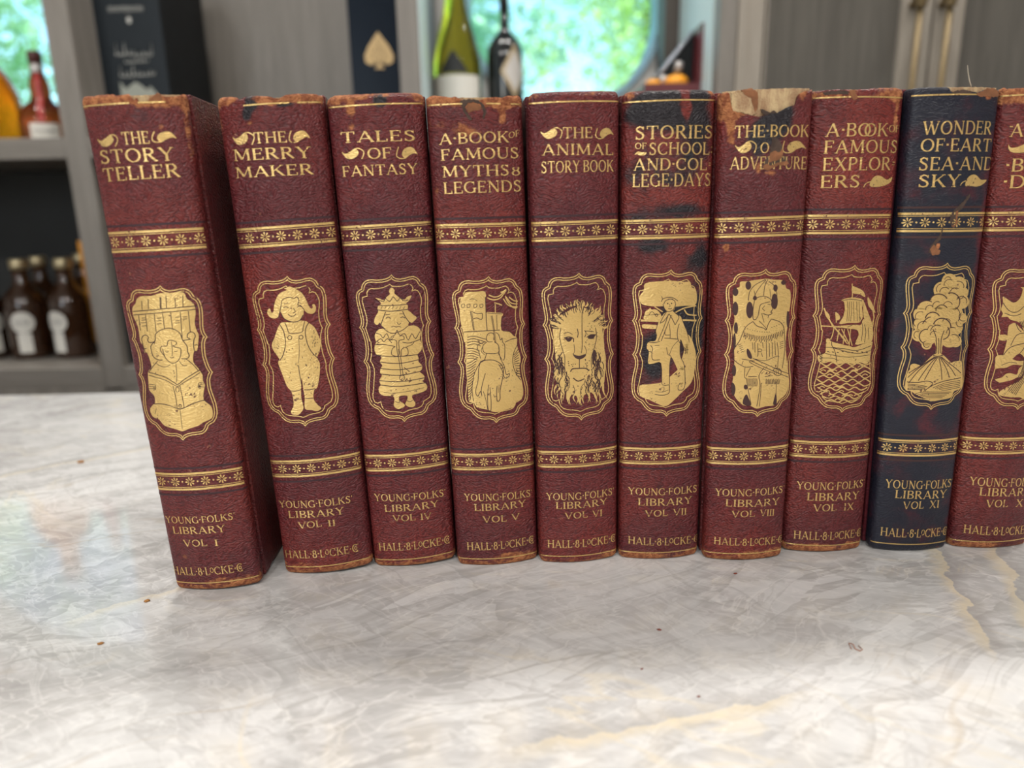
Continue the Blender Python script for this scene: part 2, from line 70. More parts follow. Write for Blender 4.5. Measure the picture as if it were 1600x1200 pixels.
 'VI': {"t":[["THE",-111,3987,141,3984,88],["ANIMAL",-285,3858,330,3845,90],["STORY BOOK",-296,3714,332,3710,96],["YOUNG·FOLKS'",-318,685,350,687,74],["LIBRARY",-231,594,275,596,71],["VOL",-147,486,77,491,68],["VI",125,487,225,483,68],["HALL·8·LoCKE·@",-316,174,371,176,83]],"f":[[-295,4051,-266,4035,-227,4050,-185,4073,-158,4043,-172,4010,-214,3991,-249,3994,-276,4018],[331,4008,306,4018,268,4004,231,3981,207,4010,221,4046,256,4063,287,4061,312,4038],[-240,2427,-209,2461,-166,2485,-110,2515,-54,2544,-10,2561,21,2584,53,2551,97,2536,149,2520,202,2491,231,2451,239,2380,228,2336,242,2239,253,2055,253,1923,239,1818,187,1797,133,1762,66,1741,0,1726,-64,1749,-121,1791,-177,1846,-211,1899,-218,2005,-207,2096,-214,2212,-221,2290,-229,2366],[-212,2412,-227,2426,-252,2424,-234,2414,-223,2392],[-202,2437,-235,2441,-256,2462,-243,2429,-215,2418],[-188,2457,-197,2482,-225,2495,-208,2475,-207,2445],[-177,2482,-191,2499,-216,2501,-199,2488,-191,2465],[-160,2500,-169,2524,-196,2536,-180,2517,-178,2488],[-144,2520,-172,2530,-186,2553,-181,2521,-160,2505],[-123,2533,-149,2555,-155,2584,-161,2550,-143,2525],[-104,2549,-130,2564,-141,2589,-141,2557,-122,2537],[-82,2560,-88,2581,-111,2593,-100,2575,-101,2550],[-58,2563,-52,2586,-68,2611,-65,2587,-80,2564],[-35,2566,-22,2591,-32,2622,-35,2594,-57,2573],[-11,2570,-22,2600,-13,2626,-35,2603,-33,2575],[14,2573,-4,2602,1,2632,-17,2602,-9,2573],[38,2569,45,2593,30,2618,31,2594,15,2571],[62,2566,63,2595,40,2620,50,2593,40,2563],[86,2554,96,2576,84,2604,82,2580,63,2559],[109,2542,102,2570,112,2592,88,2574,87,2549],[131,2529,121,2562,134,2590,108,2566,109,2535],[153,2513,140,2546,149,2573,126,2548,129,2518],[170,2490,174,2521,195,2539,163,2530,151,2505],[187,2468,213,2480,221,2512,203,2491,170,2486],[201,2444,223,2451,233,2475,215,2463,188,2465],[218,2423,233,2434,234,2458,222,2444,199,2438],[224,2394,258,2394,282,2420,253,2407,217,2416],[238,2370,249,2400,275,2413,239,2411,222,2388],[243,2341,270,2348,284,2376,262,2361,230,2362],[35,2551,31,2590,-4,2618,14,2585,7,2543],[52,2535,46,2574,64,2603,32,2580,28,2545],[176,2479,210,2509,209,2561,193,2520,149,2496],[-203,1847,-228,1799,-214,1742,-217,1797,-183,1842],[-186,1831,-142,1761,-153,1681,-130,1763,-166,1835],[-172,1826,-204,1773,-191,1708,-192,1770,-152,1820],[-150,1810,-169,1762,-149,1710,-157,1761,-130,1808],[-130,1800,-170,1732,-153,1650,-158,1729,-111,1795],[-110,1785,-115,1712,-85,1642,-103,1713,-90,1787],[-86,1778,-104,1738,-99,1691,-92,1734,-67,1772],[-72,1770,-99,1710,-75,1643,-86,1708,-52,1767],[-50,1760,-57,1709,-24,1663,-45,1710,-30,1763],[-36,1758,-11,1701,-27,1646,1,1701,-15,1757],[-11,1751,-4,1688,33,1632,8,1691,9,1756],[12,1753,-10,1698,14,1637,2,1696,33,1750],[32,1752,27,1701,48,1650,40,1701,53,1751],[46,1756,9,1701,23,1629,21,1697,66,1749],[73,1758,97,1705,82,1655,109,1703,94,1756],[90,1761,89,1709,115,1657,102,1709,111,1762],[110,1765,162,1704,163,1631,174,1706,130,1770],[140,1776,148,1710,189,1649,161,1712,161,1781],[151,1782,198,1716,193,1643,211,1717,172,1784],[178,1793,188,1728,230,1668,200,1730,199,1798],[194,1806,168,1760,187,1702,181,1757,216,1800],[223,1815,234,1738,284,1667,247,1741,244,1820]],"s":[[5,93,2533,95,2562,111,2586],[5,16,2507,32,2538,31,2574],[7,-91,2535,-104,2555,-107,2578],[7,-41,2529,-40,2565,-56,2598],[5,-108,2504,-124,2520,-132,2541],[7,-11,2555,-20,2586,-14,2617],[6,-186,2379,-213,2400,-246,2406],[5,202,2417,235,2434,274,2434],[6,-211,2398,-242,2407,-266,2429],[7,-207,2374,-231,2373,-253,2383],[6,15,2523,11,2561,24,2596],[6,-136,2508,-157,2529,-166,2558],[6,-146,2467,-177,2482,-199,2509],[5,133,2419,165,2428,189,2449],[6,-129,2493,-155,2508,-172,2533],[6,186,2433,199,2452,220,2461],[6,146,2409,166,2432,195,2443],[5,-80,2526,-86,2557,-106,2582],[5,-32,2502,-39,2523,-37,2545],[7,-185,2386,-216,2390,-243,2408],[7,67,2510,82,2533,85,2561],[7,-43,2541,-45,2571,-60,2597],[5,90,2469,110,2489,118,2516],[6,-73,2548,-94,2576,-100,2611],[6,207,2382,239,2400,278,2401],[5,125,2484,144,2497,155,2518],[5,-176,2452,-193,2467,-215,2472],[5,-128,2434,-152,2461,-185,2473],[5,188,2452,212,2473,244,2480],[6,-186,2431,-223,2435,-253,2456],[7,147,2427,170,2438,184,2459],[5,-126,2493,-140,2528,-168,2553],[5,3,2565,12,2591,8,2620],[6,111,2511,121,2543,145,2565],[7,89,2536,100,2557,101,2581],[5,188,2391,214,2405,246,2406],[5,-105,2475,-118,2504,-143,2523],[6,104,2524,112,2555,134,2577],[7,-90,2490,-103,2524,-130,2547],[7,-127,2481,-144,2514,-173,2535],[7,97,2475,112,2502,138,2520],[7,-9,2547,-20,2582,-14,2617],[7,-14,2511,-20,2537,-14,2561],[6,220,2372,241,2386,269,2389],[6,-157,2471,-186,2493,-201,2526],[5,162,2412,185,2430,215,2435],[7,-195,2425,-216,2442,-241,2447],[5,-182,2363,-208,2376,-236,2376],[7,-57,2527,-60,2551,-74,2571],[7,-192,2439,-222,2461,-257,2466],[7,92,2492,114,2511,123,2539],[7,-197,2438,-223,2446,-242,2466],[7,91,2504,94,2526,108,2544],[7,86,2524,100,2544,103,2568],[7,-191,2447,-209,2463,-232,2470],[5,33,2537,29,2567,39,2594],[6,-155,2410,-177,2433,-206,2442],[6,-162,2410,-180,2423,-202,2426],[6,-135,2501,-148,2525,-170,2541],[5,27,2547,27,2575,40,2599],[7,-100,2470,-116,2488,-122,2511],[7,-134,2445,-157,2461,-171,2486],[7,46,2497,43,2526,54,2552],[5,35,2504,49,2526,50,2552],[7,208,2418,237,2423,260,2440],[7,85,2544,103,2572,105,2605],[7,-170,2372,-202,2370,-231,2383],[7,-2,2533,-13,2561,-9,2590],[7,-188,2383,-215,2400,-247,2402],[7,222,2372,246,2381,272,2378],[6,-160,2038,-147,2008,-156,1975],[8,151,1846,152,1810,131,1783],[5,-118,1908,-85,1864,-87,1810],[5,-130,1995,-146,1968,-144,1936],[8,184,1971,168,1929,184,1883],[6,184,2132,199,2083,182,2038],[5,169,2017,178,1971,159,1931],[5,-172,2073,-185,2020,-166,1969],[5,-175,2103,-194,2073,-192,2038],[6,120,1979,129,1948,119,1919],[5,-147,2079,-147,2035,-122,1998],[5,-152,2028,-172,1994,-168,1954],[6,206,2045,177,2013,177,1969],[6,-108,1968,-106,1928,-82,1896],[5,-204,1929,-229,1889,-229,1842],[6,-147,2102,-152,2070,-138,2041],[6,180,2025,160,1991,167,1950],[6,169,2112,160,2058,190,2009],[8,205,2079,174,2040,177,1988],[6,-173,2038,-154,2006,-158,1968],[8,126,1865,92,1826,93,1773],[5,159,2128,161,2077,132,2036],[5,211,2057,181,2021,183,1971],[5,155,1836,169,1796,158,1758],[6,192,1870,208,1831,198,1792],[8,-148,2078,-154,2044,-139,2012],[6,-216,2083,-202,2049,-212,2013],[8,-179,2002,-181,1970,-165,1943],[5,-212,2094,-221,2062,-211,2030],[6,187,1880,195,1839,177,1803],[8,138,1859,162,1808,152,1755],[5,194,2038,186,1998,206,1960],[5,64,1883,53,1839,73,1795],[5,-137,2014,-153,1981,-149,1944],[8,117,1828,89,1796,89,1753],[5,199,1833,178,1794,189,1749],[8,-151,2097,-170,2051,-160,2002],[6,209,2124,195,2089,208,2051],[6,-109,1905,-101,1871,-115,1840],[6,-181,2091,-169,2039,-191,1990],[5,-209,2015,-181,1981,-180,1936],[6,180,2044,183,1988,152,1944],[5,-194,2156,-213,2127,-212,2092],[6,-164,1825,-163,1783,-139,1750],[5,145,2081,160,2040,149,1999],[6,163,2036,144,1987,162,1935],[8,-146,2150,-172,2099,-166,2041],[6,-185,1908,-189,1865,-169,1828],[6,148,2138,143,2094,168,2054],[5,190,2014,210,1978,207,1939],[6,122,1882,138,1844,130,1807],[6,147,2096,137,2054,157,2012],[8,-188,2054,-184,2019,-201,1990],[8,-135,2012,-124,1982,-134,1951],[6,-170,2055,-140,2016,-141,1967],[6,-214,2069,-200,2014,-223,1961],[5,-163,2116,-192,2067,-188,2009],[5,-94,1921,-87,1872,-113,1830],[8,-213,2015,-229,1975,-221,1932],[5,-216,2081,-195,2053,-197,2018],[5,100,1927,82,1901,86,1867],[5,-104,1938,-113,1904,-101,1871],[5,120,1880,139,1848,137,1811],[5,-153,2111,-153,2070,-131,2037],[6,-201,1841,-189,1782,-215,1729],[8,-119,1920,-110,1889,-122,1860],[6,171,1984,182,1940,165,1902],[5,173,1822,149,1796,148,1759],[8,63,1864,88,1821,85,1773],[8,-120,1965,-109,1931,-121,1899],[8,190,2108,211,2069,205,2026],[8,175,1986,152,1944,164,1894],[8,221,2039,240,2004,236,1966],[5,100,1899,89,1857,108,1816],[6,200,1958,215,1899,192,1847],[5,-177,2019,-166,1972,-186,1928],[6,149,2072,174,2031,170,1986],[6,120,1896,116,1849,143,1808],[6,209,1988,234,1942,229,1892],[5,173,2067,197,2022,191,1975],[6,144,1996,126,1970,131,1938],[8,178,1858,194,1801,176,1749],[5,155,2067,163,2028,148,1993],[5,-197,2015,-182,1976,-195,1936],[8,160,2095,138,2053,150,2004],[5,194,2042,161,2003,164,1951],[5,144,2121,129,2081,144,2038],[5,72,1849,78,1808,60,1773],[5,-123,1852,-125,1814,-105,1781],[6,191,1858,206,1816,195,1776],[6,-140,1965,-120,1922,-132,1875],[5,192,1877,162,1832,170,1776],[5,-188,1915,-201,1868,-185,1822],[5,-53,1837,-36,1782,-56,1728],[8,-113,1902,-114,1864,-94,1832],[6,-166,2024,-181,1992,-175,1957],[5,94,1898,112,1861,106,1823],[5,101,1909,77,1866,88,1815],[8,167,1938,162,1895,187,1855],[6,159,2136,173,2092,159,2051],[6,202,1859,199,1818,172,1789],[5,-120,1915,-99,1868,-111,1817],[6,-124,1870,-97,1831,-100,1784],[8,174,2127,151,2086,161,2037],[6,212,1953,218,1898,189,1854],[8,173,1910,184,1869,170,1832],[6,-158,2060,-165,2007,-141,1959],[6,111,1834,93,1791,108,1745],[8,-155,1914,-178,1869,-172,1819],[8,-186,2126,-154,2081,-158,2024],[6,181,2047,203,2000,193,1952],[8,-113,1836,-130,1796,-122,1753],[6,156,1948,148,1913,165,1878],[5,47,1843,19,1801,25,1749],[8,74,1816,65,1764,91,1715],[6,36,1812,15,1760,33,1704],[5,187,2053,202,2006,189,1962],[8,-130,2013,-155,1968,-149,1915],[6,194,2052,191,2006,161,1972],[8,-219,2107,-202,2059,-217,2010],[6,-155,2377,-166,2289,-150,2198,-123,2094,-128,2003],[6,162,2361,171,2271,152,2182,121,2081,124,1989],[9,-126,2281,-85,2289,-47,2274,-43,2240],[9,83,2277,116,2298,164,2294],[5,-132,2320,-88,2331,-51,2310],[5,64,2336,96,2334,148,2324],[7,-9,2362,0,2321,-7,2280],[6,58,2343,73,2316,60,2279],[6,37,2502,35,2370,36,2203,27,2133],[5,-39,2220,-34,2155,-49,2128],[5,56,2202,76,2149,66,2117],[7,9,2078,8,1990],[10,-74,1964,-55,1990,3,1992,68,1988,97,1962],[10,-49,1903,-5,1871,54,1891],[4,104,2346,114,2347],[4,172,2310,183,2316],[4,117,2378,127,2382],[4,139,2262,150,2258],[4,99,2397,109,2409],[4,106,2353,116,2351],[4,94,2209,105,2206],[4,152,2212,162,2210],[4,118,2324,129,2334],[4,171,2271,182,2280],[4,191,2248,201,2244],[4,120,2370,131,2357],[4,81,2312,91,2298],[4,74,2278,85,2278],[4,92,2167,102,2169],[4,59,2286,69,2298],[4,158,2177,169,2165],[4,63,2234,74,2238],[4,125,2325,135,2330],[4,76,2246,86,2255],[4,196,2385,207,2373],[4,85,2383,95,2377],[4,133,2205,143,2203],[4,148,2379,158,2374],[4,130,2155,140,2167],[4,66,2233,77,2222]],"g":[[8,-192,4069,-157,4074,-122,4050,-121,4021,-136,3988],[8,237,3983,201,3979,173,3994,171,4022,186,4064]],"d":[[-120,2287,-89,2280,-51,2285,-70,2250,-98,2248],[89,2270,116,2301,159,2297,142,2263,111,2260],[-53,2137,-28,2119,17,2111,69,2124,62,2098,23,2077,-3,2079,-34,2098],[70,2032,66,2028,61,2030,61,2036,67,2038],[-45,2035,-48,2030,-54,2032,-54,2038,-48,2040],[71,2062,67,2057,62,2059,62,2065,67,2067],[-48,2015,-51,2010,-57,2012,-57,2018,-51,2020],[70,2071,66,2066,60,2069,60,2075,66,2076],[-82,2023,-85,2019,-91,2021,-91,2027,-85,2028],[86,2038,82,2033,76,2035,76,2041,82,2043],[-24,2033,-27,2028,-33,2031,-33,2037,-27,2038],[77,2020,74,2016,68,2018,68,2024,74,2026],[-87,2060,-90,2055,-96,2057,-96,2063,-90,2065],[106,2056,103,2052,97,2054,97,2060,103,2062],[-85,2043,-88,2038,-94,2040,-94,2046,-88,2048],[82,2001,78,1996,72,1998,72,2004,78,2006],[-81,2022,-84,2017,-90,2019,-90,2026,-84,2027],[86,2012,82,2008,76,2010,76,2016,82,2018],[-59,2031,-62,2026,-68,2028,-68,2034,-62,2036],[137,2144,154,2156,168,2129,158,2077,134,2014,128,2067]],"m":[18,2177,-0.006,0.999]},
 'VII': {"t":[["STORIES",-295,3973,375,3969,106],["OF",-295,3900,-202,3896,49],["SCHOOL:",-180,3845,384,3837,100],["AND·COL-",-304,3723,376,3709,97],["LEGE·DAYS",-314,3587,375,3577,108],["YOUNG·FOLKS'",-318,704,378,696,74],["LIBRARY",-227,594,305,584,75],["VOL",-159,474,64,480,68],["VII",116,479,255,472,69],["HALL·8·LoCKE·@",-313,173,401,146,80]],"f":[[-294,3859,-269,3878,-239,3869,-201,3867,-215,3847,-251,3845,-274,3856],[-240,2639,-204,2691,-198,2749,-130,2767,36,2773,142,2758,210,2755,225,2709,268,2680,282,2608,267,2543,162,2542,82,2538,-24,2547,-88,2546,-176,2554,-227,2577],[-228,1805,-138,1820,-20,1839,73,1911,132,1976,176,2137,199,2272,243,2233,278,2142,293,2059,278,1881,244,1801,175,1738,93,1660,19,1604,-55,1626,-135,1667,-221,1708],[-51,2608,-44,2649,-1,2667,65,2661,106,2624,103,2592,85,2567,72,2515,59,2500,90,2468,138,2440,168,2365,198,2296,223,2201,229,2133,208,2087,180,2096,176,2143,153,2206,137,2233,134,2153,143,2071,181,1986,195,1820,181,1758,132,1755,126,1790,144,1824,135,1907,105,1978,54,2076,41,1995,45,1816,43,1732,-17,1712,-90,1722,-84,1750,-32,1791,-26,1832,-37,2018,-103,2019,-155,2020,-150,2129,-170,2162,-158,2220,-97,2229,-82,2276,-93,2322,-74,2391,-57,2430,-22,2479,-3,2498,-23,2532,-37,2565],[-196,2469,-186,2502,-163,2519,-145,2532,-132,2518,-94,2518,-54,2477,-53,2425,-193,2427],[-211,2383,-148,2382,-84,2373,-86,2341,-148,2343,-208,2350]],"s":[[6,-48,2587,-38,2610,0,2624,53,2620,101,2589],[5,-38,2610,-49,2636],[6,-27,2564,-12,2594,33,2610,70,2591,78,2567],[6,-34,2564,-20,2525,4,2499,36,2498,66,2518,83,2567],[4,26,2563,31,2543,22,2540],[5,13,2525,32,2519,48,2526],[6,1,2498,-34,2440,-56,2391],[6,-56,2391,-20,2413,24,2475],[6,24,2475,56,2424,81,2372],[6,81,2372,102,2408,114,2450,59,2499],[6,17,2471,-19,2360,-71,2228],[6,44,2464,1,2346,-42,2228],[5,26,2385,37,2319,39,2252],[5,-8,2320,-7,2283,36,2281],[6,-14,2254,39,2249,111,2238],[6,120,2381,104,2315,112,2235,161,2165,173,2130],[5,176,2130,218,2133],[5,175,2161,190,2129,184,2095],[5,9,2166,20,2105,41,2090,54,2076],[4,111,2222,65,2170,34,2090],[6,54,2076,41,1995,45,1816],[6,-44,2018,-26,1818],[6,-158,2219,-107,2213,-52,2225],[6,-138,2189,-119,2162,-124,2128,-150,2133],[5,-100,2186,-57,2188],[6,-124,2128,-116,2054,-51,2053],[6,-26,1814,8,1806,45,1812],[4,-84,1750,-24,1742,36,1761],[4,-8,1797,-5,1762,-24,1742],[6,-90,1722,-17,1712,43,1732,43,1809],[6,195,1820,181,1758,132,1755,128,1790,147,1823],[6,137,2233,134,2153,143,2071,181,1986,195,1820],[5,-156,2469,-131,2501,-99,2468],[5,-78,2467,-81,2459,-88,2456,-96,2459,-99,2468,-96,2476,-89,2480,-82,2476,-78,2467],[4,-194,2466,-61,2474],[5,-74,2391,-93,2322,-82,2276],[5,138,2440,168,2365,198,2296,223,2201]],"g":[[8,-294,3856,-286,3861],[14,-227,2419,-136,2417,-40,2411],[12,112,2414,194,2408,286,2399],[9,73,2481,163,2521,277,2536],[9,163,2508,199,2462,285,2447],[8,-107,2544,-35,2495]],"d":[[15,2569,12,2564,5,2564,2,2570,5,2575,12,2575],[50,2568,47,2563,41,2563,37,2569,40,2574,47,2574]],"m":[28,2188,0.007,0.998]},
 'VIII': {"t":[["THE·BOOK",-273,3966,363,3954,96],["O",-60,3835,12,3833,85],["ADVENTURE",-296,3712,363,3693,102],["YOUNG·FOLKS'",-310,695,364,695,74],["LIBRARY",-214,590,316,576,74],["VOL",-153,474,69,478,68],["VIII",121,479,268,466,68],["HALL·8·LoCKE·@",-304,177,385,155,79]],"f":[[-265,3908,-236,3890,-200,3907,-162,3933,-134,3899,-146,3863,-184,3842,-217,3845,-244,3871],[347,3860,309,3871,257,3857,206,3832,170,3865,188,3905,234,3923,278,3920,316,3894],[-224,2686,-177,2711,-173,2755,-113,2760,-26,2771,50,2777,116,2765,198,2757,227,2727,245,2681,282,2660,295,2581,288,2478,263,2427,282,2360,274,2268,274,2161,289,2052,312,1941,327,1843,327,1746,301,1686,244,1644,203,1599,105,1593,30,1576,-31,1606,-97,1614,-150,1663,-184,1719,-200,1801,-194,1939,-192,2047,-205,2208,-221,2315,-207,2407,-217,2498,-227,2602]],"s":[[6,-97,2587,-90,2664,-43,2727,44,2769],[5,-38,2631,-52,2670],[5,-58,2599,-15,2688,50,2769],[6,35,2628,41,2711,66,2771],[6,160,2603,149,2668,119,2720,75,2750],[4,99,2606,88,2683],[6,-42,2599,-5,2618,46,2621,97,2596,112,2567,110,2541,127,2504,112,2484,121,2465,95,2451,68,2455,35,2469],[6,-42,2599,-51,2522,-49,2430,-27,2414,-3,2455,6,2533,30,2557,95,2570],[5,51,2537,32,2512,53,2492],[5,76,2549,100,2544],[4,100,2477,118,2473],[5,26,2473,37,2434,53,2385],[5,89,2451,86,2423],[6,-47,2398,-11,2357,49,2335,76,2318,93,2372,118,2413],[5,6,2402,47,2362,78,2327],[6,-47,2398,-106,2353,-134,2288,-156,2222,-196,2155,-208,2088,-192,2041,-140,2000,-88,1976,-24,1984],[6,118,2413,195,2386,240,2337,252,2270,267,2162,262,2027,253,1947],[5,-95,2332,-86,2330],[5,-73,2325,-65,2324],[5,-52,2319,-43,2318],[5,-30,2313,-21,2312],[5,-9,2308,0,2306],[5,13,2304,22,2302],[5,35,2300,44,2299],[5,57,2298,67,2296],[5,79,2297,89,2295],[5,102,2297,111,2295],[5,122,2338,131,2336],[5,144,2344,154,2342],[5,166,2351,176,2349],[5,189,2359,199,2357],[5,212,2367,222,2365],[5,235,2375,245,2373],[6,-122,2303,-116,2278,-122,2253],[6,-107,2297,-101,2267,-107,2236],[6,-92,2292,-86,2272,-92,2253],[6,-76,2286,-70,2261,-76,2235],[6,-61,2281,-54,2250,-60,2219],[6,-45,2276,-39,2256,-46,2237],[6,-30,2271,-23,2246,-30,2221],[6,-14,2268,-8,2237,-14,2206],[6,1,2265,8,2245,1,2226],[6,17,2263,24,2237,17,2212],[6,33,2261,40,2230,33,2200],[6,48,2261,55,2241,48,2222],[6,64,2261,71,2235,65,2210],[6,80,2263,87,2232,81,2201],[6,96,2265,103,2245,96,2226],[6,112,2268,119,2242,112,2216],[6,128,2272,135,2241,129,2210],[6,144,2276,151,2257,144,2238],[6,160,2281,167,2255,161,2229],[6,176,2287,184,2256,177,2226],[6,193,2293,199,2273,192,2255],[6,209,2299,216,2273,210,2248],[6,225,2306,233,2275,227,2245],[6,242,2313,249,2293,242,2275],[5,-22,2206,-14,2112],[5,4,2198,14,2084],[5,50,2203,57,2149],[5,83,2201,97,2040],[5,111,2193,122,2065],[5,138,2198,150,2063],[5,164,2210,177,2075],[5,-42,2206,-34,2139],[5,46,2130,41,2120,28,2117,15,2122,9,2131,14,2140,27,2144,40,2139,46,2130],[5,15,2111,8,2071],[5,42,2110,57,2069],[6,-46,2035,83,1970,227,1900,326,1854],[6,-34,2059,95,1997,240,1925,328,1887],[5,-46,2035,-54,2019,84,1946,169,1910],[5,-8,2051,80,2030,187,2067,216,2058],[5,-130,2054,-91,2047,-13,2031],[5,-127,2000,-116,2034],[6,168,1927,174,1953,209,1950,242,1927,239,1886,199,1886,169,1910],[4,184,1939,181,1895],[4,201,1938,200,1894],[4,219,1936,219,1892],[5,186,2195,207,2086,206,1951],[5,215,2193,250,2203],[5,216,2174,251,2184],[5,217,2155,252,2166],[5,218,2136,253,2147],[5,-98,1972,-97,1884,-77,1870],[5,-49,1971,-84,1891],[5,-64,1886,14,1886],[5,88,1880,164,1886],[5,-80,1870,-73,1829,-67,1794],[5,-69,1870,-62,1828,-56,1794],[5,-57,1869,-50,1828,-46,1794],[5,-46,1869,-38,1828,-35,1793],[5,-34,1869,-26,1828,-25,1793],[5,-22,1869,-15,1827,-14,1793],[5,-10,1868,-3,1827,-4,1792],[5,2,1868,9,1826,7,1792],[5,14,1867,21,1826,18,1792],[6,103,1860,103,1808],[6,115,1852,114,1807],[6,126,1858,125,1806],[6,139,1851,137,1806],[6,150,1857,148,1805],[6,163,1849,159,1804],[6,174,1855,170,1803],[6,187,1847,182,1802],[6,198,1853,193,1801],[6,211,1845,205,1800],[6,223,1851,216,1799],[6,236,1843,228,1798],[6,76,1966,33,1894,49,1797,29,1597],[5,57,1824,59,1714,52,1596],[5,-67,1794,-42,1690,-25,1620],[5,205,1800,208,1703],[4,-167,2182,-139,2195],[4,-160,2166,-130,2179],[4,-153,2150,-122,2163],[4,-146,2133,-114,2146],[4,-139,2117,-105,2130]],"g":[[8,-169,3928,-136,3933,-100,3907,-97,3875,-109,3838],[8,215,3834,164,3830,135,3847,131,3879,143,3926]],"d":[[-79,2721,-83,2697,-97,2684,-114,2689,-126,2709,-127,2736,-117,2755,-101,2760,-86,2746],[-185,2666,-190,2643,-203,2631,-220,2635,-231,2654,-232,2679,-222,2698,-206,2702,-192,2689],[-180,2518,-184,2477,-197,2456,-214,2464,-226,2497,-228,2539,-218,2572,-203,2579,-187,2558],[-51,2502,-56,2454,-73,2428,-94,2438,-109,2478,-111,2529,-100,2568,-80,2577,-61,2551],[-23,2608,-26,2595,-36,2589,-48,2591,-57,2602,-57,2616,-50,2627,-38,2629,-28,2622],[169,2570,165,2525,148,2501,128,2511,112,2549,110,2597,120,2634,140,2641,159,2616],[160,2690,156,2670,145,2659,131,2664,121,2681,120,2703,128,2719,141,2722,154,2711],[237,2733,232,2720,219,2714,202,2717,191,2729,190,2743,200,2753,216,2754,230,2746],[-64,1787,-67,1772,-77,1764,-90,1767,-98,1780,-99,1796,-92,1808,-80,1811,-69,1802],[294,2398,294,2348,287,2321,277,2331,267,2374,264,2428,267,2469,276,2477,287,2450],[-174,1946,-176,1911,-186,1892,-198,1898,-207,1927,-208,1964,-202,1993,-191,1999,-179,1981],[-187,2222,-188,2175,-194,2149,-203,2158,-210,2197,-212,2247,-208,2285,-200,2294,-192,2269],[-175,2341,-177,2307,-187,2289,-198,2295,-207,2323,-209,2359,-202,2387,-191,2393,-180,2375],[-84,2151,-57,2120,-39,2072,-47,2052,-77,2073,-90,2121],[-97,1621,-97,1677,-73,1718,-48,1676,-25,1609],[-208,1829,-182,1813,-171,1760,-184,1705,-204,1732],[185,1607,193,1670,207,1717,220,1611]],"m":[41,2181,0.003,0.997]},
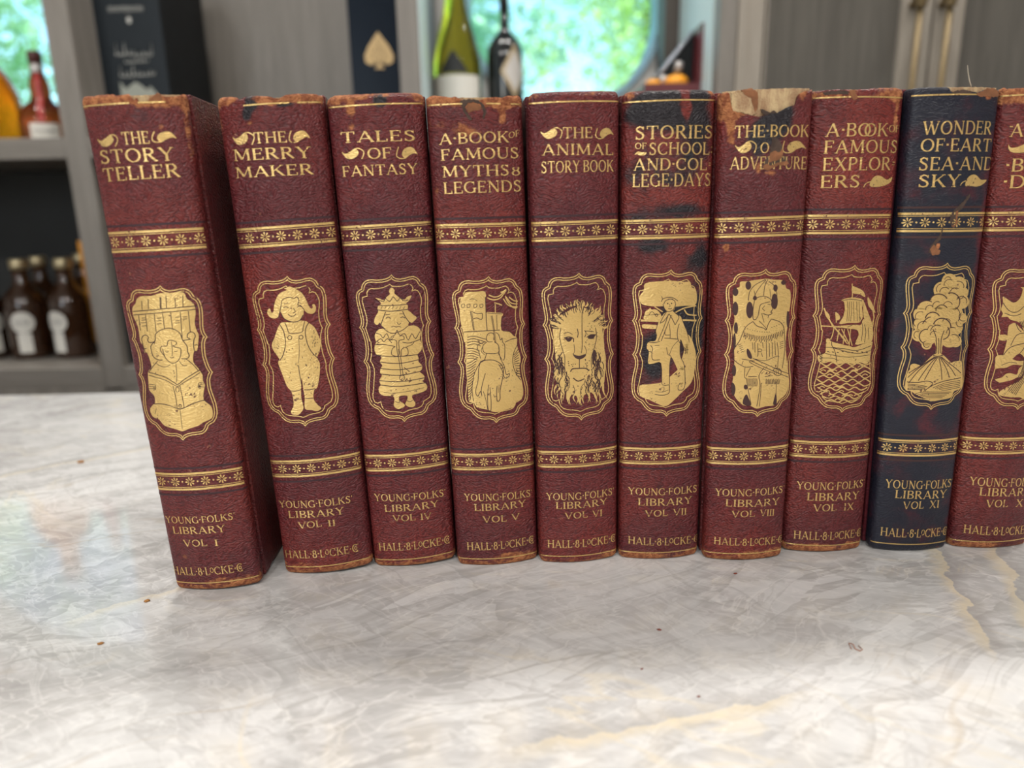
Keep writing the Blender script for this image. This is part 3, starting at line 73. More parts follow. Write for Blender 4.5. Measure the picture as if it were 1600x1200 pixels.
 'IX': {"t":[["A·BO",-281,3960,94,3959,107],["OK",36,3958,257,3962,106],["·OF",244,3995,381,3998,58],["FAMOUS",-284,3822,376,3826,107],["EXPLOR-",-286,3680,369,3684,108],["ERS",-295,3537,34,3539,105],["YOUNG·FOLKS'",-320,682,365,687,81],["LIBRARY",-223,571,309,567,82],["VOL",-157,455,70,460,76],["IX",148,458,258,452,77],["HALL·8·LoCKE·@",-318,144,384,144,88]],"f":[[127,3553,149,3615,190,3638,236,3630,294,3603,348,3626,337,3584,276,3555,200,3543],[-154,2191,-125,2194,-110,2171,-28,2148,60,2126,114,2113,197,2138,294,2158,299,2117,286,2045,283,1972,249,1943,182,1965,121,1950,44,1970,-27,1954,-99,1979,-152,1964,-206,1977,-216,2035,-158,2058,-153,2116],[-24,2540,-49,2554,50,2578,164,2550,156,2481,172,2396,138,2343,42,2343,-50,2335,-22,2393,-9,2470],[-66,2313,43,2322,117,2324,156,2319,182,2374,233,2336,291,2276,296,2168,228,2148,119,2139,145,2226,121,2277,32,2290],[42,2678,101,2660,157,2627,179,2575,121,2604,50,2617],[204,2576,245,2533,280,2475,302,2425,253,2460,216,2506],[-186,2456,-151,2429,-135,2387,-168,2398],[-92,2443,-56,2418,-46,2380,-80,2373],[166,2536,214,2450,275,2334,291,2262,225,2337,180,2395]],"s":[[4,11,2540,21,2456,17,2358],[4,28,2540,38,2456,35,2357],[4,46,2539,57,2455,53,2357],[4,65,2539,76,2455,87,2356],[4,98,2538,108,2454,120,2355],[4,120,2538,131,2453,143,2354],[5,141,2397,181,2296,178,2168],[5,195,2324,218,2252,212,2152],[5,238,2293,258,2178],[5,-32,2551,52,2561,150,2542],[5,73,2321,30,2304],[6,-105,2167,-88,2116,18,2101,140,2080,290,2118],[6,-153,2116,-81,2109,50,2069,174,2052,286,2072],[5,-156,2058,-62,2037,69,2020,282,2031],[5,-208,2013,-87,2012,-30,1986],[6,-88,2116,-63,2059,-43,1972],[7,-139,2076,-122,2073],[7,-96,2072,-78,2069],[7,-51,2067,-33,2064],[7,-7,2076,12,2072],[7,40,2070,59,2067],[7,88,2065,108,2061],[7,136,2072,156,2068],[7,187,2065,208,2061],[7,239,2057,261,2053],[5,-178,2058,-197,2050,-177,2040],[5,-177,2035,-196,2027,-175,2017],[5,-175,2011,-194,2004,-174,1994],[5,-174,1988,-193,1980,-172,1971]],"g":[[8,69,3540,96,3575,152,3590,225,3596],[7,40,2702,49,2622,53,2550],[9,-194,2481,-148,2387,-92,2295],[7,-89,2443,-76,2345],[9,-211,2315,-82,2309,63,2300],[9,-117,2330,-51,2259,27,2173],[7,-94,2291,-103,2231,-116,2188],[7,-46,2288,-58,2174],[7,-25,2288,59,2143],[7,32,2287,90,2128],[6,61,2286,60,2129],[7,-169,2407,-19,2216,44,2144],[7,260,2476,289,2390,288,2290],[6,3,2287,1,2145],[9,-189,1968,-132,1937,-78,1971,-18,1939,40,1970,104,1940,166,1957,235,1933,303,1951],[9,-193,1900,-139,1928,-79,1902,-22,1930,41,1897,101,1928,169,1897,235,1922,310,1887],[9,-200,1887,-147,1858,-98,1889,-43,1865,10,1890,68,1855,123,1888,186,1853,246,1878,315,1843],[9,-204,1822,-154,1846,-99,1822,-47,1847,11,1818,65,1846,126,1821,185,1845,252,1806,316,1831],[9,-211,1809,-156,1777,-105,1808,-48,1780,7,1805,67,1782,125,1806,190,1771,252,1800,324,1761],[9,-222,1743,-170,1766,-113,1740,-58,1765,2,1739,60,1767,124,1740,186,1764,257,1729,325,1750],[9,-200,1731,-143,1698,-89,1729,-29,1700,28,1730,92,1701,154,1727,223,1693,290,1715],[9,-174,1661,-120,1690,-60,1659,-3,1685,60,1663,122,1685,190,1656,257,1674],[9,-152,1643,-92,1624,-35,1646,28,1622,89,1650,158,1612,224,1639],[9,-126,1584,-68,1609,-4,1583,57,1607,125,1577,191,1600],[7,-84,1885,-60,1900,-34,1888],[7,-184,1884,-161,1899,-136,1888],[7,117,1881,144,1895,174,1881],[7,-34,1605,-9,1620,18,1607],[7,20,1604,46,1618,74,1605],[7,221,1836,250,1848,282,1834],[7,-123,1885,-100,1900,-74,1888],[7,-60,1846,-36,1860,-9,1848],[7,108,1882,135,1895,164,1882],[7,-57,1726,-33,1741,-6,1729],[7,-185,1724,-162,1740,-137,1728],[7,-98,1645,-74,1661,-48,1649],[7,167,1919,195,1932,226,1918],[7,-125,1845,-102,1860,-76,1849],[7,-6,1685,19,1700,47,1687],[7,-119,1885,-95,1900,-70,1888],[7,8,1805,33,1819,61,1807],[7,151,1639,179,1653,209,1638],[7,-136,1685,-113,1701,-87,1689],[7,87,1642,113,1656,142,1643],[7,28,1644,54,1659,82,1646],[7,96,1882,122,1896,151,1883],[7,50,1644,76,1658,104,1645],[7,-3,1726,22,1740,49,1727]],"d":[],"m":[48,2176,0.008,1.011]},
 'XI': {"t":[["WONDER",-277,3959,329,3958,108],["OF·EART",-281,3821,345,3819,105],["SEA·AND",-282,3665,392,3666,109],["SKY",-274,3525,73,3525,105],["YOUNG·FOLKS'",-312,684,366,676,88],["LIBRARY",-221,582,301,569,85],["VOL",-139,467,61,474,79],["XI",122,472,228,469,80],["HALL·8·LoCKE·@",-317,164,368,152,91]],"f":[[125,3535,138,3597,179,3626,224,3622,277,3585,339,3585,315,3554,254,3528,184,3532],[152,2703,148,2672,129,2647,100,2634,66,2635,34,2649,11,2674,1,2705,5,2736,22,2761,50,2774,83,2773,116,2759,141,2734],[252,2676,248,2646,228,2623,197,2611,162,2612,130,2626,106,2651,95,2681,99,2710,117,2734,145,2746,180,2745,213,2731,239,2707],[91,2626,87,2593,68,2567,37,2553,3,2553,-29,2568,-53,2595,-63,2628,-59,2660,-41,2687,-13,2701,21,2701,54,2686,79,2659],[218,2622,213,2585,189,2556,152,2541,110,2542,71,2559,43,2590,30,2627,35,2664,56,2693,90,2709,132,2708,172,2690,203,2660],[283,2599,280,2576,264,2559,240,2549,212,2550,187,2561,167,2580,159,2603,162,2626,176,2644,199,2653,226,2652,253,2641,273,2622],[86,2506,81,2468,59,2439,25,2422,-13,2423,-49,2440,-75,2470,-87,2507,-83,2545,-63,2575,-31,2591,7,2591,44,2574,73,2543],[221,2518,215,2476,188,2443,146,2425,99,2427,55,2447,24,2481,9,2524,14,2566,38,2599,77,2617,123,2616,168,2596,204,2561],[302,2514,298,2486,278,2463,247,2452,212,2453,179,2467,155,2491,144,2521,148,2550,166,2572,195,2584,229,2583,263,2569,290,2544],[-10,2437,-15,2395,-38,2361,-74,2342,-116,2342,-154,2361,-182,2394,-194,2437,-189,2479,-168,2514,-134,2533,-93,2533,-54,2514,-24,2480],[137,2435,131,2392,106,2359,66,2341,21,2341,-21,2361,-51,2395,-64,2438,-59,2480,-36,2514,0,2532,45,2532,88,2512,121,2477],[-91,2406,-94,2376,-110,2353,-134,2340,-161,2339,-187,2352,-206,2375,-214,2404,-211,2433,-196,2457,-173,2470,-146,2471,-119,2458,-100,2435],[254,2398,248,2355,220,2322,177,2305,128,2306,83,2327,51,2362,36,2405,42,2447,66,2481,105,2499,153,2497,200,2477,236,2441],[304,2360,301,2338,286,2321,262,2312,235,2314,210,2325,191,2343,183,2365,186,2387,199,2404,222,2413,248,2412,274,2401,294,2382],[-55,2314,-59,2279,-78,2250,-108,2234,-141,2234,-173,2249,-196,2277,-206,2313,-202,2348,-184,2377,-156,2393,-123,2394,-90,2378,-66,2350],[59,2327,54,2284,30,2250,-8,2231,-51,2232,-91,2251,-120,2285,-133,2328,-128,2371,-106,2405,-71,2424,-28,2424,13,2405,45,2370],[183,2309,178,2266,151,2232,110,2215,64,2216,21,2236,-10,2271,-25,2314,-19,2357,4,2391,42,2409,88,2408,132,2388,167,2352],[266,2284,261,2248,238,2220,201,2206,160,2208,122,2226,94,2255,81,2291,86,2327,106,2354,140,2369,181,2368,220,2350,251,2320],[-100,2215,-103,2189,-117,2168,-138,2156,-162,2156,-185,2167,-202,2187,-209,2213,-206,2239,-193,2260,-173,2272,-149,2273,-126,2261,-108,2241],[2,2193,-2,2157,-22,2129,-53,2113,-88,2113,-120,2128,-144,2157,-155,2193,-151,2229,-132,2258,-103,2274,-69,2274,-35,2258,-10,2229],[114,2240,109,2204,88,2174,54,2159,15,2159,-21,2176,-47,2206,-59,2243,-54,2280,-34,2310,-3,2326,35,2325,72,2308,101,2278],[237,2178,231,2140,207,2110,169,2095,125,2096,85,2115,56,2147,43,2185,48,2224,70,2254,105,2270,147,2268,189,2250,221,2217],[271,2147,268,2123,252,2103,226,2094,196,2095,169,2108,149,2129,140,2154,143,2179,158,2198,182,2208,211,2207,239,2194,261,2173],[-28,2126,-30,2105,-41,2088,-59,2079,-80,2079,-99,2088,-113,2105,-120,2126,-117,2147,-106,2164,-89,2174,-69,2174,-49,2164,-34,2147],[-5,2158,82,2156,73,2099,74,2041,42,2020,18,2042,15,2100],[-9,2025,41,2035,94,2023,181,1950,310,1871,339,1702,251,1665,224,1607,128,1590,23,1579,-66,1617,-138,1653,-173,1678,-220,1688,-223,1806,-198,1888,-96,1934],[-198,1922,-164,1943,-105,1915,-184,1874],[194,1949,246,1958,295,1951,312,1860,236,1903]],"s":[[9,-85,2537,-75,2561,-57,2580,-33,2590,-6,2593,22,2586,48,2571,69,2549],[9,73,2598,108,2602,144,2591,176,2568,196,2537,201,2503,190,2472,164,2450],[8,-192,2453,-187,2478,-176,2500,-160,2517,-139,2528,-116,2532,-91,2530,-67,2520],[7,-23,2438,-22,2458,-13,2475,3,2488,22,2493,44,2490,64,2480,80,2464],[9,-110,2369,-104,2392,-91,2410,-72,2422,-50,2427,-26,2422,-4,2410,14,2391],[8,-127,2319,-123,2333,-116,2345,-108,2356,-99,2366,-87,2374,-75,2379,-62,2383],[10,-33,2315,-19,2343,6,2363,38,2370,73,2363,105,2344,128,2316,140,2282],[7,-52,2254,-48,2271,-41,2285,-29,2297,-14,2304,3,2307,20,2304,37,2298],[6,-187,2360,-194,2376,-195,2394,-190,2410,-179,2423,-165,2430,-149,2431,-133,2426],[6,-167,2275,-168,2294,-165,2311,-156,2326,-144,2336,-128,2342,-111,2341,-94,2335],[8,-108,2141,-129,2159,-142,2183,-145,2210,-139,2236,-124,2256,-102,2267,-77,2268],[9,106,2286,120,2268,128,2247,130,2226,124,2206,112,2190,95,2178,75,2171],[7,163,2467,184,2454,201,2437,213,2417,220,2396,221,2375,216,2356,205,2338],[7,167,2536,178,2554,197,2564,221,2565,246,2557,266,2541,277,2520,277,2499],[6,88,2591,88,2608,94,2622,105,2634,119,2642,137,2645,155,2644,173,2637],[6,28,2666,26,2682,30,2697,38,2710,50,2719,66,2723,83,2722,100,2716],[6,147,2703,163,2705,180,2703,197,2695,211,2684,221,2670,225,2655,224,2641],[6,-5,2607,-4,2623,3,2637,14,2647,29,2652,46,2652,62,2646,77,2636],[6,-29,2610,-36,2622,-38,2636,-38,2649,-33,2661,-26,2671,-15,2679,-3,2683],[6,100,2227,101,2243,107,2259,118,2271,133,2279,151,2282,170,2280,188,2273],[6,153,2210,170,2215,189,2214,208,2207,224,2196,236,2180,242,2163,241,2147],[6,286,2340,265,2336,242,2341,223,2353,212,2371,210,2389,219,2405,235,2414],[6,268,2295,255,2287,239,2284,222,2286,206,2294,194,2307,188,2321,189,2335],[6,-113,2448,-114,2463,-109,2476,-100,2485,-88,2490,-74,2490,-61,2483,-51,2473],[6,-186,2295,-196,2305,-203,2318,-205,2332,-202,2346,-194,2357,-183,2363,-169,2364],[6,-175,2184,-186,2194,-192,2208,-192,2224,-187,2237,-176,2246,-163,2248,-149,2244],[6,43,2496,49,2508,60,2517,73,2522,89,2522,104,2516,117,2507,127,2494],[6,-55,2482,-55,2495,-51,2506,-43,2515,-33,2521,-22,2524,-9,2523,3,2518],[6,49,2341,54,2352,64,2361,77,2365,92,2365,106,2360,118,2351,127,2339],[6,-50,2109,-61,2100,-77,2098,-91,2105,-101,2118,-104,2135,-99,2149,-88,2159],[6,-50,2215,-50,2226,-46,2236,-40,2244,-31,2249,-21,2252,-10,2251,1,2247],[5,-78,2272,-77,2281,-74,2289,-69,2296,-62,2301,-53,2303,-44,2302,-35,2299],[6,233,2573,232,2562,226,2553,216,2546,204,2544,190,2546,178,2551,169,2560],[5,27,2721,30,2731,36,2739,45,2744,55,2746,66,2744,77,2738,85,2730],[5,99,2619,100,2629,105,2637,113,2643,124,2646,135,2644,146,2639,154,2631],[7,-34,2272,6,2186,27,2042],[7,75,2256,55,2171,65,2041],[6,29,2186,41,2099,45,2035],[8,-5,2021,43,2013,91,2023],[7,7,2006,-63,1956,-145,1897,-205,1851],[7,16,2006,-57,1956,-142,1884,-210,1807],[7,25,2006,-46,1956,-127,1869,-197,1755],[7,33,2006,-13,1956,-66,1876,-116,1780],[7,42,2006,12,1955,-24,1878,-62,1788],[7,51,2005,68,1954,90,1875,106,1784],[7,60,2005,98,1953,146,1880,183,1803],[7,69,2005,124,1952,196,1882,248,1813],[7,78,2005,149,1951,241,1888,306,1838],[7,-213,1765,-121,1762,-40,1777,19,1757,-6,1721,-58,1676],[7,-58,1676,22,1735,138,1773,313,1793],[5,-205,1745,-132,1741,-28,1724],[5,24,1708,141,1753,307,1767],[5,-204,1731,-131,1729,-38,1717],[5,46,1703,143,1735,310,1751],[5,-203,1718,-130,1717,-49,1709],[5,67,1698,145,1718,312,1734],[5,-202,1705,-129,1705,-59,1702],[5,89,1693,147,1700,314,1717],[5,-201,1691,-128,1694,-70,1694],[5,111,1688,149,1682,317,1701],[5,-131,1653,-29,1672,217,1660],[5,-114,1640,-28,1657,196,1648],[5,-96,1627,-27,1642,174,1635],[5,-78,1614,-25,1627,153,1623],[5,-60,1600,-24,1612,132,1611]],"g":[[8,76,3535,100,3566,155,3579,255,3572]],"d":[],"m":[34,2183,0.007,1.005]},
 'X': {"t":[["A·BOOK",-304,3940,243,3929,105],["·",-315,3993,-283,3991,61],["·BRAVE·",-307,3652,354,3641,108],["·DEEDS·",-311,3513,366,3500,109],["OF",-86,3790,58,3787,86],["YOUNG·FOLKS'",-294,692,401,663,88],["LIBRARY",-201,587,341,563,85],["VOL",-127,462,88,462,79],["X",175,454,261,446,81],["HALL·8·LoCKE·@",-297,171,416,133,91]],"f":[[-305,3877,-284,3851,-235,3855,-175,3878,-130,3852,-149,3816,-218,3806,-274,3814,-299,3839],[-207,2556,-167,2533,-111,2500,-63,2538,-47,2621,-69,2638,-22,2642,48,2647,115,2603,146,2504,127,2421,74,2367,23,2312,20,2226,-34,2313,-119,2343,-148,2371,-198,2368,-189,2399,-209,2439,-200,2498],[-130,2272,-114,2300,-75,2311,-13,2256,35,2219,110,2223,199,2175,289,2067,327,1917,346,1766,287,1668,193,1586,112,1569,62,1595,-28,1598,-135,1621,-132,1658,-43,1718,39,1760,72,1847,75,1935,3,2025,-73,1961,-128,1969,-143,2013,-128,2143],[-199,2197,-135,2200,-133,2150,-194,2154],[-202,1998,-132,2005,-16,1953,73,1950,64,1906,-40,1917,-105,1888,-158,1884,-199,1880,-202,1939],[-187,1774,-134,1792,-98,1829,-58,1836,1,1820,15,1879,64,1906,48,1804,5,1791,-35,1769,-63,1762,-129,1745,-156,1748]],"s":[[6,-200,2498,-142,2427,-74,2413,-13,2468],[6,-178,2406,-97,2378,-31,2398],[6,-68,2307,-41,2256,-9,2227],[7,-140,2013,-88,2085,48,2125],[6,35,2219,-48,2199,-90,2099],[6,3,2025,39,2082,68,2196],[6,20,2010,35,1951],[6,50,2009,42,1848,-64,1658],[6,66,1979,45,1822,-49,1651],[6,82,1950,49,1795,-34,1643],[6,99,1919,53,1768,-18,1635],[6,116,1889,57,1741,-3,1627],[6,134,1859,60,1714,13,1619],[5,-148,1910,-84,1939,-13,1931],[6,-96,1807,-80,1792],[6,-36,2327,-1,2270],[6,-19,2327,12,2262],[6,-2,2327,25,2255]],"g":[[8,-180,3872,-133,3877,-114,3839,-124,3803]],"d":[],"m":[42,2157,-0.019,0.997]},
}
FRAME_OUT = [[0,682],[14,661],[37,646],[72,639],[113,643],[155,652],[188,653],[215,641],[234,623],[245,599],[251,586],[271,571],[287,550],[296,521],[301,474],[299,428],[295,382],[290,335],[290,300],[295,270],[304,249],[312,232],[296,211],[286,182],[282,147],[280,106],[280,64],[287,21],[295,-22],[306,-55],[317,-80],[302,-107],[289,-148],[287,-191],[289,-234],[297,-278],[306,-323],[314,-367],[316,-411],[314,-454],[302,-496],[279,-530],[252,-544],[230,-559],[218,-587],[199,-614],[169,-631],[132,-635],[89,-638],[53,-646],[24,-658],[0,-682],[-22,-655],[-54,-642],[-96,-643],[-137,-638],[-171,-622],[-202,-592],[-222,-563],[-235,-545],[-265,-530],[-295,-501],[-314,-462],[-321,-418],[-322,-368],[-317,-318],[-309,-268],[-299,-218],[-294,-182],[-295,-147],[-302,-119],[-320,-89],[-304,-63],[-295,-28],[-289,14],[-288,56],[-289,97],[-296,139],[-304,174],[-312,204],[-327,227],[-313,248],[-307,274],[-306,303],[-311,344],[-318,390],[-325,436],[-329,482],[-327,517],[-317,545],[-297,562],[-273,573],[-270,593],[-260,615],[-240,637],[-212,649],[-178,651],[-134,645],[-89,645],[-49,651],[-20,663]]
FRAME_IN = [[-21,601],[-4,583],[25,578],[60,576],[95,578],[125,587],[149,591],[170,573],[179,550],[166,525],[194,534],[218,524],[233,497],[244,456],[241,410],[230,364],[227,318],[227,277],[234,241],[244,207],[233,176],[223,141],[220,106],[218,71],[220,29],[224,-21],[235,-71],[242,-114],[238,-164],[242,-214],[251,-272],[262,-331],[269,-390],[266,-440],[249,-478],[218,-496],[192,-507],[185,-532],[166,-555],[133,-568],[89,-572],[46,-579],[17,-591],[-10,-600],[-32,-590],[-74,-582],[-122,-576],[-163,-564],[-190,-538],[-200,-505],[-203,-476],[-230,-490],[-257,-479],[-270,-447],[-269,-403],[-258,-353],[-250,-303],[-242,-253],[-234,-197],[-233,-154],[-246,-112],[-260,-85],[-251,-52],[-241,-7],[-239,41],[-239,97],[-246,97],[-256,144],[-267,191],[-274,224],[-263,244],[-255,279],[-255,320],[-263,366],[-273,418],[-280,465],[-273,499],[-229,509],[-231,538],[-216,563],[-191,574],[-158,571],[-124,571],[-84,576],[-50,588]]
WEAR = {
 'I': {'stain': [(1.1,209.4,5.6,3.9,0.42),(14.7,209.0,3.4,3.4,0.45),(7.3,208.0,3.9,5.6,0.3),(13.4,8.9,7.0,5.6,0.3),(1.7,216.3,3.9,1.7,0.5)],'wear': [(0.4,215.9,19.7,3.4,0.75),(14.0,214.2,11.3,3.9,0.6),(21.2,216.1,3.9,3.4,0.7),(1.8,203.9,3.9,2.8,0.35),(10.7,204.8,2.3,2.3,0.6),(19.7,203.0,1.4,14.1,0.5),(21.5,166.8,1.1,22.5,0.25),(-9.3,12.8,9.9,3.9,0.45),(-11.5,18.3,3.4,2.3,0.5),(4.5,5.4,11.3,2.3,0.35),(-17.2,215.3,2.8,3.9,0.6)],'top': [(-20.5,217.1),(-19.4,217.5),(-15.4,217.3),(-10.8,217.4),(-5.2,217.2),(-4.5,216.7),(-1.8,217.0),(0.8,217.0),(3.0,214.0),(3.1,216.6),(4.0,213.6),(7.5,213.8),(8.6,215.2),(10.7,216.9),(11.5,217.6),(12.7,216.4),(13.2,215.6),(15.9,215.9),(17.6,215.6),(18.9,216.5),(20.4,217.0),(21.7,216.8)],'lining': 216.6,'head_line': [(-19.3,0.6),(3.9,13.7)],'tears': [('torn_flap','torn',0.0,[(7.4,213.7),(8.9,215.2),(10.7,216.9),(11.5,217.6),(12.7,216.2),(13.0,214.8),(12.0,213.6),(9.5,213.4)])]},
 'II': {'stain': [(-6.0,215.2,3.1,3.9,1.3),(-9.1,210.1,2.5,3.4,1.0),(6.9,214.7,4.2,2.5,1.3)],'wear': [(-17.7,217.0,5.6,3.4,0.8),(-0.5,215.6,5.6,2.8,0.9),(14.4,215.5,9.9,2.8,0.9),(-8.2,207.1,2.3,1.4,0.8),(-3.3,204.8,7.0,1.4,0.3),(-21.0,206.3,1.7,8.5,0.4),(14.6,1.9,8.5,2.3,0.6),(-12.6,6.1,8.5,2.3,0.4),(27.5,134.6,1.4,16.9,0.2)],'top': [(-21.2,217.7),(-19.4,217.9),(-13.8,217.5),(-12.0,216.8),(-11.2,216.0),(-9.0,216.9),(-6.5,217.3),(0.9,216.5),(2.0,216.2),(4.7,215.3),(6.5,216.3),(7.7,216.9),(12.2,217.2),(19.8,216.9),(20.5,215.9)],'lining': 216.0,'head_line': [(-9.7,8.6),(11.6,20.5)],'taper': 3.5},
 'IV': {'stain': [(2.0,215.7,3.1,3.4,1.2),(-14.2,192.7,11.3,3.4,0.15)],'wear': [(-16.5,216.9,3.9,3.9,0.7),(-9.9,213.1,2.3,2.8,0.8),(-6.3,217.3,8.5,1.7,0.5),(18.6,216.7,3.9,2.3,0.7),(-10.5,209.7,2.5,4.5,0.6),(-10.7,205.2,2.8,1.7,0.6),(-3.6,204.0,1.7,1.7,0.5),(2.4,211.5,2.3,0.8,0.6),(-2.0,12.3,7.3,2.8,0.6),(-10.3,7.5,5.6,1.7,0.35),(20.0,211.7,0.8,11.3,0.3)],'top': [(-19.2,217.9),(-17.7,218.4),(-13.5,218.4),(-1.6,218.1),(10.2,218.2),(18.4,218.1),(19.7,217.3)],'jag': 0.5,'taper': 0.5,'swell': 0.5},
 'V': {'stain': [(-2.7,210.6,8.5,5.6,0.35),(15.7,79.5,2.8,33.8,0.35),(-12.0,209.6,5.6,4.5,0.35)],'wear': [(-11.6,215.8,11.3,2.8,0.9),(4.1,214.3,14.1,2.8,0.8),(15.1,215.7,7.0,3.4,0.9),(-14.9,206.0,6.2,3.9,0.55),(-4.4,204.4,5.1,4.5,0.6),(11.2,208.8,2.0,4.5,0.9),(-18.0,179.0,1.7,5.6,0.5),(-12.5,181.5,2.3,2.3,0.5),(6.5,5.9,8.5,2.3,0.5),(3.7,15.0,2.8,2.3,0.4),(-0.6,201.8,11.3,2.3,0.3),(-6.5,49.4,1.4,1.1,0.6)],'top': [(-19.7,216.9),(-18.5,217.5),(-16.1,217.4),(-12.6,216.9),(-10.3,216.4),(-7.9,216.7),(-6.2,215.3),(-2.7,215.2),(1.5,214.9),(4.5,216.0),(8.8,216.3),(11.2,216.1),(13.7,217.0),(18.8,217.2),(20.4,216.5)],'lining': 216.3,'head_line': [(-19.5,-5.5),(4.4,10.5),(14.8,19.5)],'tears': [('torn_flap','torn_dark',0.05,[(-6.5,215.1),(-2.7,215.5),(1.5,215.1),(3.5,213.3),(4.1,210.5),(3.5,208.3),(2.6,207.7),(3.0,210.5),(2.0,213.3),(-1.0,214.4),(-3.3,214.0),(-4.3,212.3),(-3.6,210.1),(-1.3,207.5),(-2.2,207.1),(-4.8,209.8),(-5.5,212.3)]),('torn_flap','torn',0.05,[(-3.5,213.4),(-1.0,214.1),(1.4,213.3),(3.0,211.9),(1.9,211.4),(-1.1,210.9),(-3.0,210.3),(-3.9,211.7)])],'taper': 0.8,'swell_l': 0.05,'edge': 0.6},
 'VI': {'stain': [(14.2,78.3,3.9,45.1,0.25),(11.1,215.8,8.5,2.8,0.3)],'wear': [(17.8,0.9,3.9,3.9,0.9),(-16.9,216.6,2.8,2.8,0.4),(5.5,216.3,3.4,1.4,0.5),(-2.1,14.8,2.3,2.3,0.45),(1.3,46.0,3.9,2.3,0.35),(-17.5,17.4,1.7,3.9,0.35)],'top': [(-19.5,216.4),(-17.9,217.9),(-12.7,217.9),(-0.9,217.9),(11.5,217.9),(19.4,217.8),(20.6,216.3)],'jag': 0.2,'head': 0.6,'foot': 0.8,'edge': 0.6},
 'VII': {'stain': [(-5.2,215.6,12.7,3.4,0.9),(11.1,215.3,5.6,3.4,0.9),(-12.9,209.7,8.5,4.5,0.7),(0.3,206.7,14.1,5.6,0.85),(11.8,198.9,8.5,14.1,0.55),(4.2,168.7,16.9,3.9,0.6),(-12.3,165.1,8.5,3.4,0.4),(-6.7,154.0,7.0,3.4,0.75),(13.7,149.0,8.5,8.5,0.6),(5.6,120.8,9.9,16.9,0.75),(-5.7,103.3,8.5,14.1,0.7),(15.1,114.2,4.2,22.5,0.6),(-15.2,185.3,5.6,7.0,0.35),(-1.9,184.8,14.1,11.3,0.35),(-1.4,39.7,2.8,4.5,0.3),(6.1,214.1,2.0,8.5,-0.9),(7.1,209.1,2.3,5.6,-0.5),(10.6,152.0,3.4,2.8,-0.5)],'wear': [(-16.8,216.3,2.3,3.4,0.6),(17.9,2.1,3.9,2.8,0.75),(-10.0,3.1,8.5,1.7,0.4),(17.5,216.7,2.3,2.3,0.5),(-15.0,169.8,2.3,0.8,0.6),(-5.5,95.7,1.7,1.7,0.3)],'top': [(-20.1,216.3),(-19.2,217.7),(-14.6,218.2),(-5.9,218.0),(12.5,217.9),(17.8,217.5),(19.0,216.3)],'jag': 0.2,'head': 0.5,'edge': 0.45,'taper': 4.0},
 'VIII': {'stain': [(2.2,203.6,9.0,4.5,1.2),(-1.4,197.9,7.9,4.5,0.9),(6.0,209.0,6.2,3.4,0.7),(-3.7,191.6,3.9,3.9,0.5),(-7.5,161.4,5.6,5.6,0.2)],'wear': [(-17.2,212.6,3.9,6.8,0.8),(-10.9,207.7,8.5,2.3,0.7),(14.3,213.9,3.9,3.9,0.6),(-15.6,202.4,2.8,8.5,0.5),(-15.0,153.1,1.7,2.3,0.9),(11.3,4.7,14.1,2.3,0.4),(-14.2,197.3,2.3,11.3,0.3),(2.1,183.7,4.5,2.0,0.8),(-3.5,185.9,1.7,2.8,0.7),(16.8,142.5,1.1,5.6,0.4)],'top': [(-21.4,215.6),(-20.0,216.3),(-16.7,216.3),(-15.8,215.5),(-15.1,209.3),(-10.3,207.7),(-4.5,206.1),(-1.0,207.0),(3.2,207.4),(7.4,209.6),(11.1,210.4),(11.8,213.3),(12.8,214.8),(16.1,216.0),(19.8,215.8)],'lining': 217.0,'head_line': [],'tears': [('torn_flap','lining',-0.55,[(-15.5,216.6),(-14.0,215.9),(-11.8,216.3),(-10.2,217.3),(-8.2,217.4),(-5.6,215.7),(-4.9,213.1),(-5.2,208.1),(-6.8,206.8),(-11.4,208.2),(-15.1,209.3)]),('torn_flap','torn_dark',-0.3,[(-3.6,209.2),(-1.7,208.8),(0.1,207.6),(1.9,208.4),(3.2,207.5),(0.8,206.5),(-1.6,206.7),(-3.1,207.8)]),('torn_flap','torn',-0.35,[(-11.8,217.0),(-9.6,217.4),(-7.4,217.5),(-5.3,215.9),(-4.9,213.1),(-4.9,209.8),(-5.9,207.9),(-6.9,211.0),(-7.7,213.6),(-9.8,214.8)]),('leather_tear','torn_dark',0.05,[(1.8,199.7),(3.1,198.2),(5.1,196.4),(6.2,194.1),(6.7,190.6),(9.1,189.4),(9.9,187.1),(8.3,186.2),(5.7,187.2),(2.6,186.1),(0.2,185.0),(-1.7,186.0),(-1.2,188.3),(0.8,190.8),(1.2,193.7),(1.7,196.5)]),('leather_tear','torn',0.12,[(1.1,191.4),(2.9,192.5),(5.1,191.8),(6.3,193.2),(6.9,190.6),(5.6,188.9),(2.5,188.1),(0.7,187.9)]),('leather_tear','torn',0.12,[(-1.7,186.3),(0.1,187.4),(1.7,186.4),(4.4,187.5),(8.8,188.3),(9.9,187.1),(8.3,186.2),(5.1,186.6),(2.7,185.5),(0.2,184.7),(-1.0,185.1)])],'edge': 0.45,'taper': 4.0},
